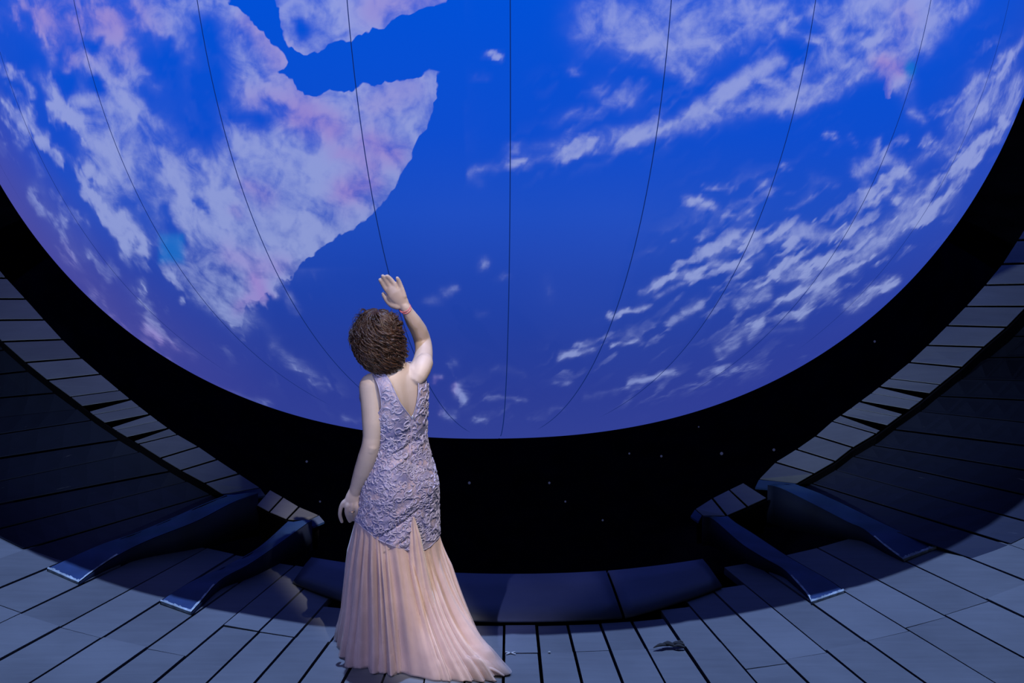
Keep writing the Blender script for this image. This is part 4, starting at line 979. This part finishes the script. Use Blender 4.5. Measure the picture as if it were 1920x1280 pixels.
# ---- hair: a cap and about a thousand curling locks
mb = MB()
HC0 = W(708, 634, .012); hw_, hd_, hh_ = .100, .106, .130
def onhead(th, ph, k=1.0):
    """th from the crown down, ph round the head (0 = camera side)"""
    d = np.array([math.sin(th)*math.sin(ph), -math.sin(th)*math.cos(ph), math.cos(th)])
    bul = 1+.10*math.exp(-((th-1.9)/.5)**2)*(.6+.4*math.cos(ph-.5))
    return HC0+np.array([d[0]*hw_, d[1]*hd_, d[2]*hh_])*k*bul+np.array([.030*max(0, -d[2]), -.012*max(0, -d[2]), -.012*max(0, -d[2])])
V = []; nth, nph2 = 26, 48
def open_face(ph): return 1 if abs(phi_d(ph, math.pi-.62)) > .85 else 0
for i in range(nth+1):
    th = .02+i/nth*2.45
    for k in range(nph2):
        ph = 2*math.pi*k/nph2; kk = .93
        if not open_face(ph): 
            th2 = min(th, 1.15); V.append(tuple(onhead(th2, ph, .93 if th < 1.15 else .90)))
        else: V.append(tuple(onhead(th, ph, kk)))
F = [(i*nph2+k, (i+1)*nph2+k, (i+1)*nph2+(k+1) % nph2, i*nph2+(k+1) % nph2) for i in range(nth) for k in range(nph2)]
F += [tuple(range(nph2)), tuple(nth*nph2+k for k in range(nph2-1, -1, -1))]
mb.add(V, F); pobj('hair_cap', mb, M_hair)
def lock(ph0, th0, th1, k0, k1, curl, turns, rad, drift, phs, n=22):
    pts = []; rr = []
    for i in range(n):
        t = i/(n-1); th = th0+(th1-th0)*t; ph = ph0+drift*t+.12*math.sin(t*4+phs)
        c = onhead(th, ph, k0+(k1-k0)*t)
        out = c-HC0; out /= np.linalg.norm(out); side = np.cross(out, [0, 0, 1.]); side /= np.linalg.norm(side)+1e-9
        a = phs+turns*2*math.pi*t**1.2; cr = curl*min(1, t*2+.15)
        pts.append(c+side*cr*math.cos(a)+out*cr*math.sin(a)*.8); rr.append(rad*(1-.75*t**2)*(.5+.5*min(1, t*6)))
    return tube(pts, rr, 5, 0, False)
hb = MB()
for k in range(900):
    ph = random.uniform(-math.pi, math.pi); 
    if not open_face(ph) and random.random() < .8: continue
    lay_ = random.random(); swirl = mnoise.noise(Vector((math.sin(ph)*1.6, math.cos(ph)*1.6, lay_*.5)))
    if lay_ < .45:
        th0 = random.uniform(.02, 1.0); th1 = th0+random.uniform(.5, 1.0); cu = random.uniform(.002, .007); tn = random.uniform(.4, 1.1); k0, k1 = .955, random.uniform(.98, 1.04)
    else:
        th0 = random.uniform(.9, 2.15); th1 = min(2.75, th0+random.uniform(.4, .85)); cu = random.uniform(.010, .017); tn = random.uniform(1.2, 2.8); k0, k1 = .96, random.uniform(.98, 1.13)
    if not open_face(ph): th1 = min(th1, 1.2); th0 = min(th0, .6)
    hb.add(*lock(ph, th0, th1, k0, k1, cu, tn, random.uniform(.0034, .0066), (.1+.9*swirl)*(1 if th0 < .9 else .4)+random.uniform(-.12, .12), 9*mnoise.noise(Vector((math.sin(ph)*2.2, math.cos(ph)*2.2, th0*2)))+random.uniform(-.5, .5)))
for k in range(110):      # stray curls that break the outline
    ph = random.choice((random.uniform(-1.9, -1.2), random.uniform(1.2, 1.9), random.uniform(-1.9, -1.2), random.uniform(1.2, 1.9), random.uniform(-.5, .5))); th0 = random.uniform(.4, 2.3)
    hb.add(*lock(ph, th0, th0+random.uniform(.2, .5), .98, random.uniform(1.08, 1.22), random.uniform(.008, .016), random.uniform(.7, 1.4), random.uniform(.0010, .0020), random.uniform(-.5, .5), random.uniform(0, 6.28), 20))
tag(pobj('hair', hb, M_hair, True, 'dark brown curly bob'), kind='stuff')
# ------------------------------------------------------------------ small things on the boards
p0 = onz(1255, 1211, .004)
f = MB()
for (a, b_, r0) in [((1225, 1214), (1252, 1209), .012), ((1240, 1208), (1262, 1209), .017), ((1256, 1208), (1280, 1207), .013), ((1262, 1212), (1281, 1212), .010), ((1268, 1206), (1279, 1203), .008)]:
    A, B = onz(*a, .012), onz(*b_, .014); m_ = (A+B)/2+np.array([0, 0, .008]); f.add(*tube([A-p0, m_-p0, B-p0], [.002, r0, r0*.7], 10, 5, flat=((0, 0, 1), .5)))
o = f.build('feather', M_scrap, None, True); o.location = p0
tag(o, 'small black feather scrap lying on the front boards right of the train', 'feather')
p0 = onz(957, 1223, .004); f = MB()
for a, b_ in (((948, 1221), (967, 1225)), ((949, 1225), (966, 1221))):
    A, B = onz(*a, .006)-p0, onz(*b_, .006)-p0; n_ = np.cross(B-A, [0, 0, 1.]); n_ = n_/np.linalg.norm(n_)*.003; f.add(*slab([A-n_, B-n_, B+n_, A+n_], .002))
o = f.build('tape_mark', M_tape); o.location = p0; tag(o, 'small white tape cross marked on a front board beside the train', 'tape')
for i, (u, v, nm, lb) in enumerate([(1838, 999, 'pebble', 'tiny pale crumb on a plank joint at the far right'), (1030, 1222, 'pebble', 'tiny white crumb on the front boards right of the tape cross')]):
    p = onz(u, v, .006); o = mesh_obj(nm, *ellipsoid(np.zeros(3), (.007, .005, .004), None, 8, 6), M_tape, None, True); o.location = p; tag(o, lb, 'crumb')
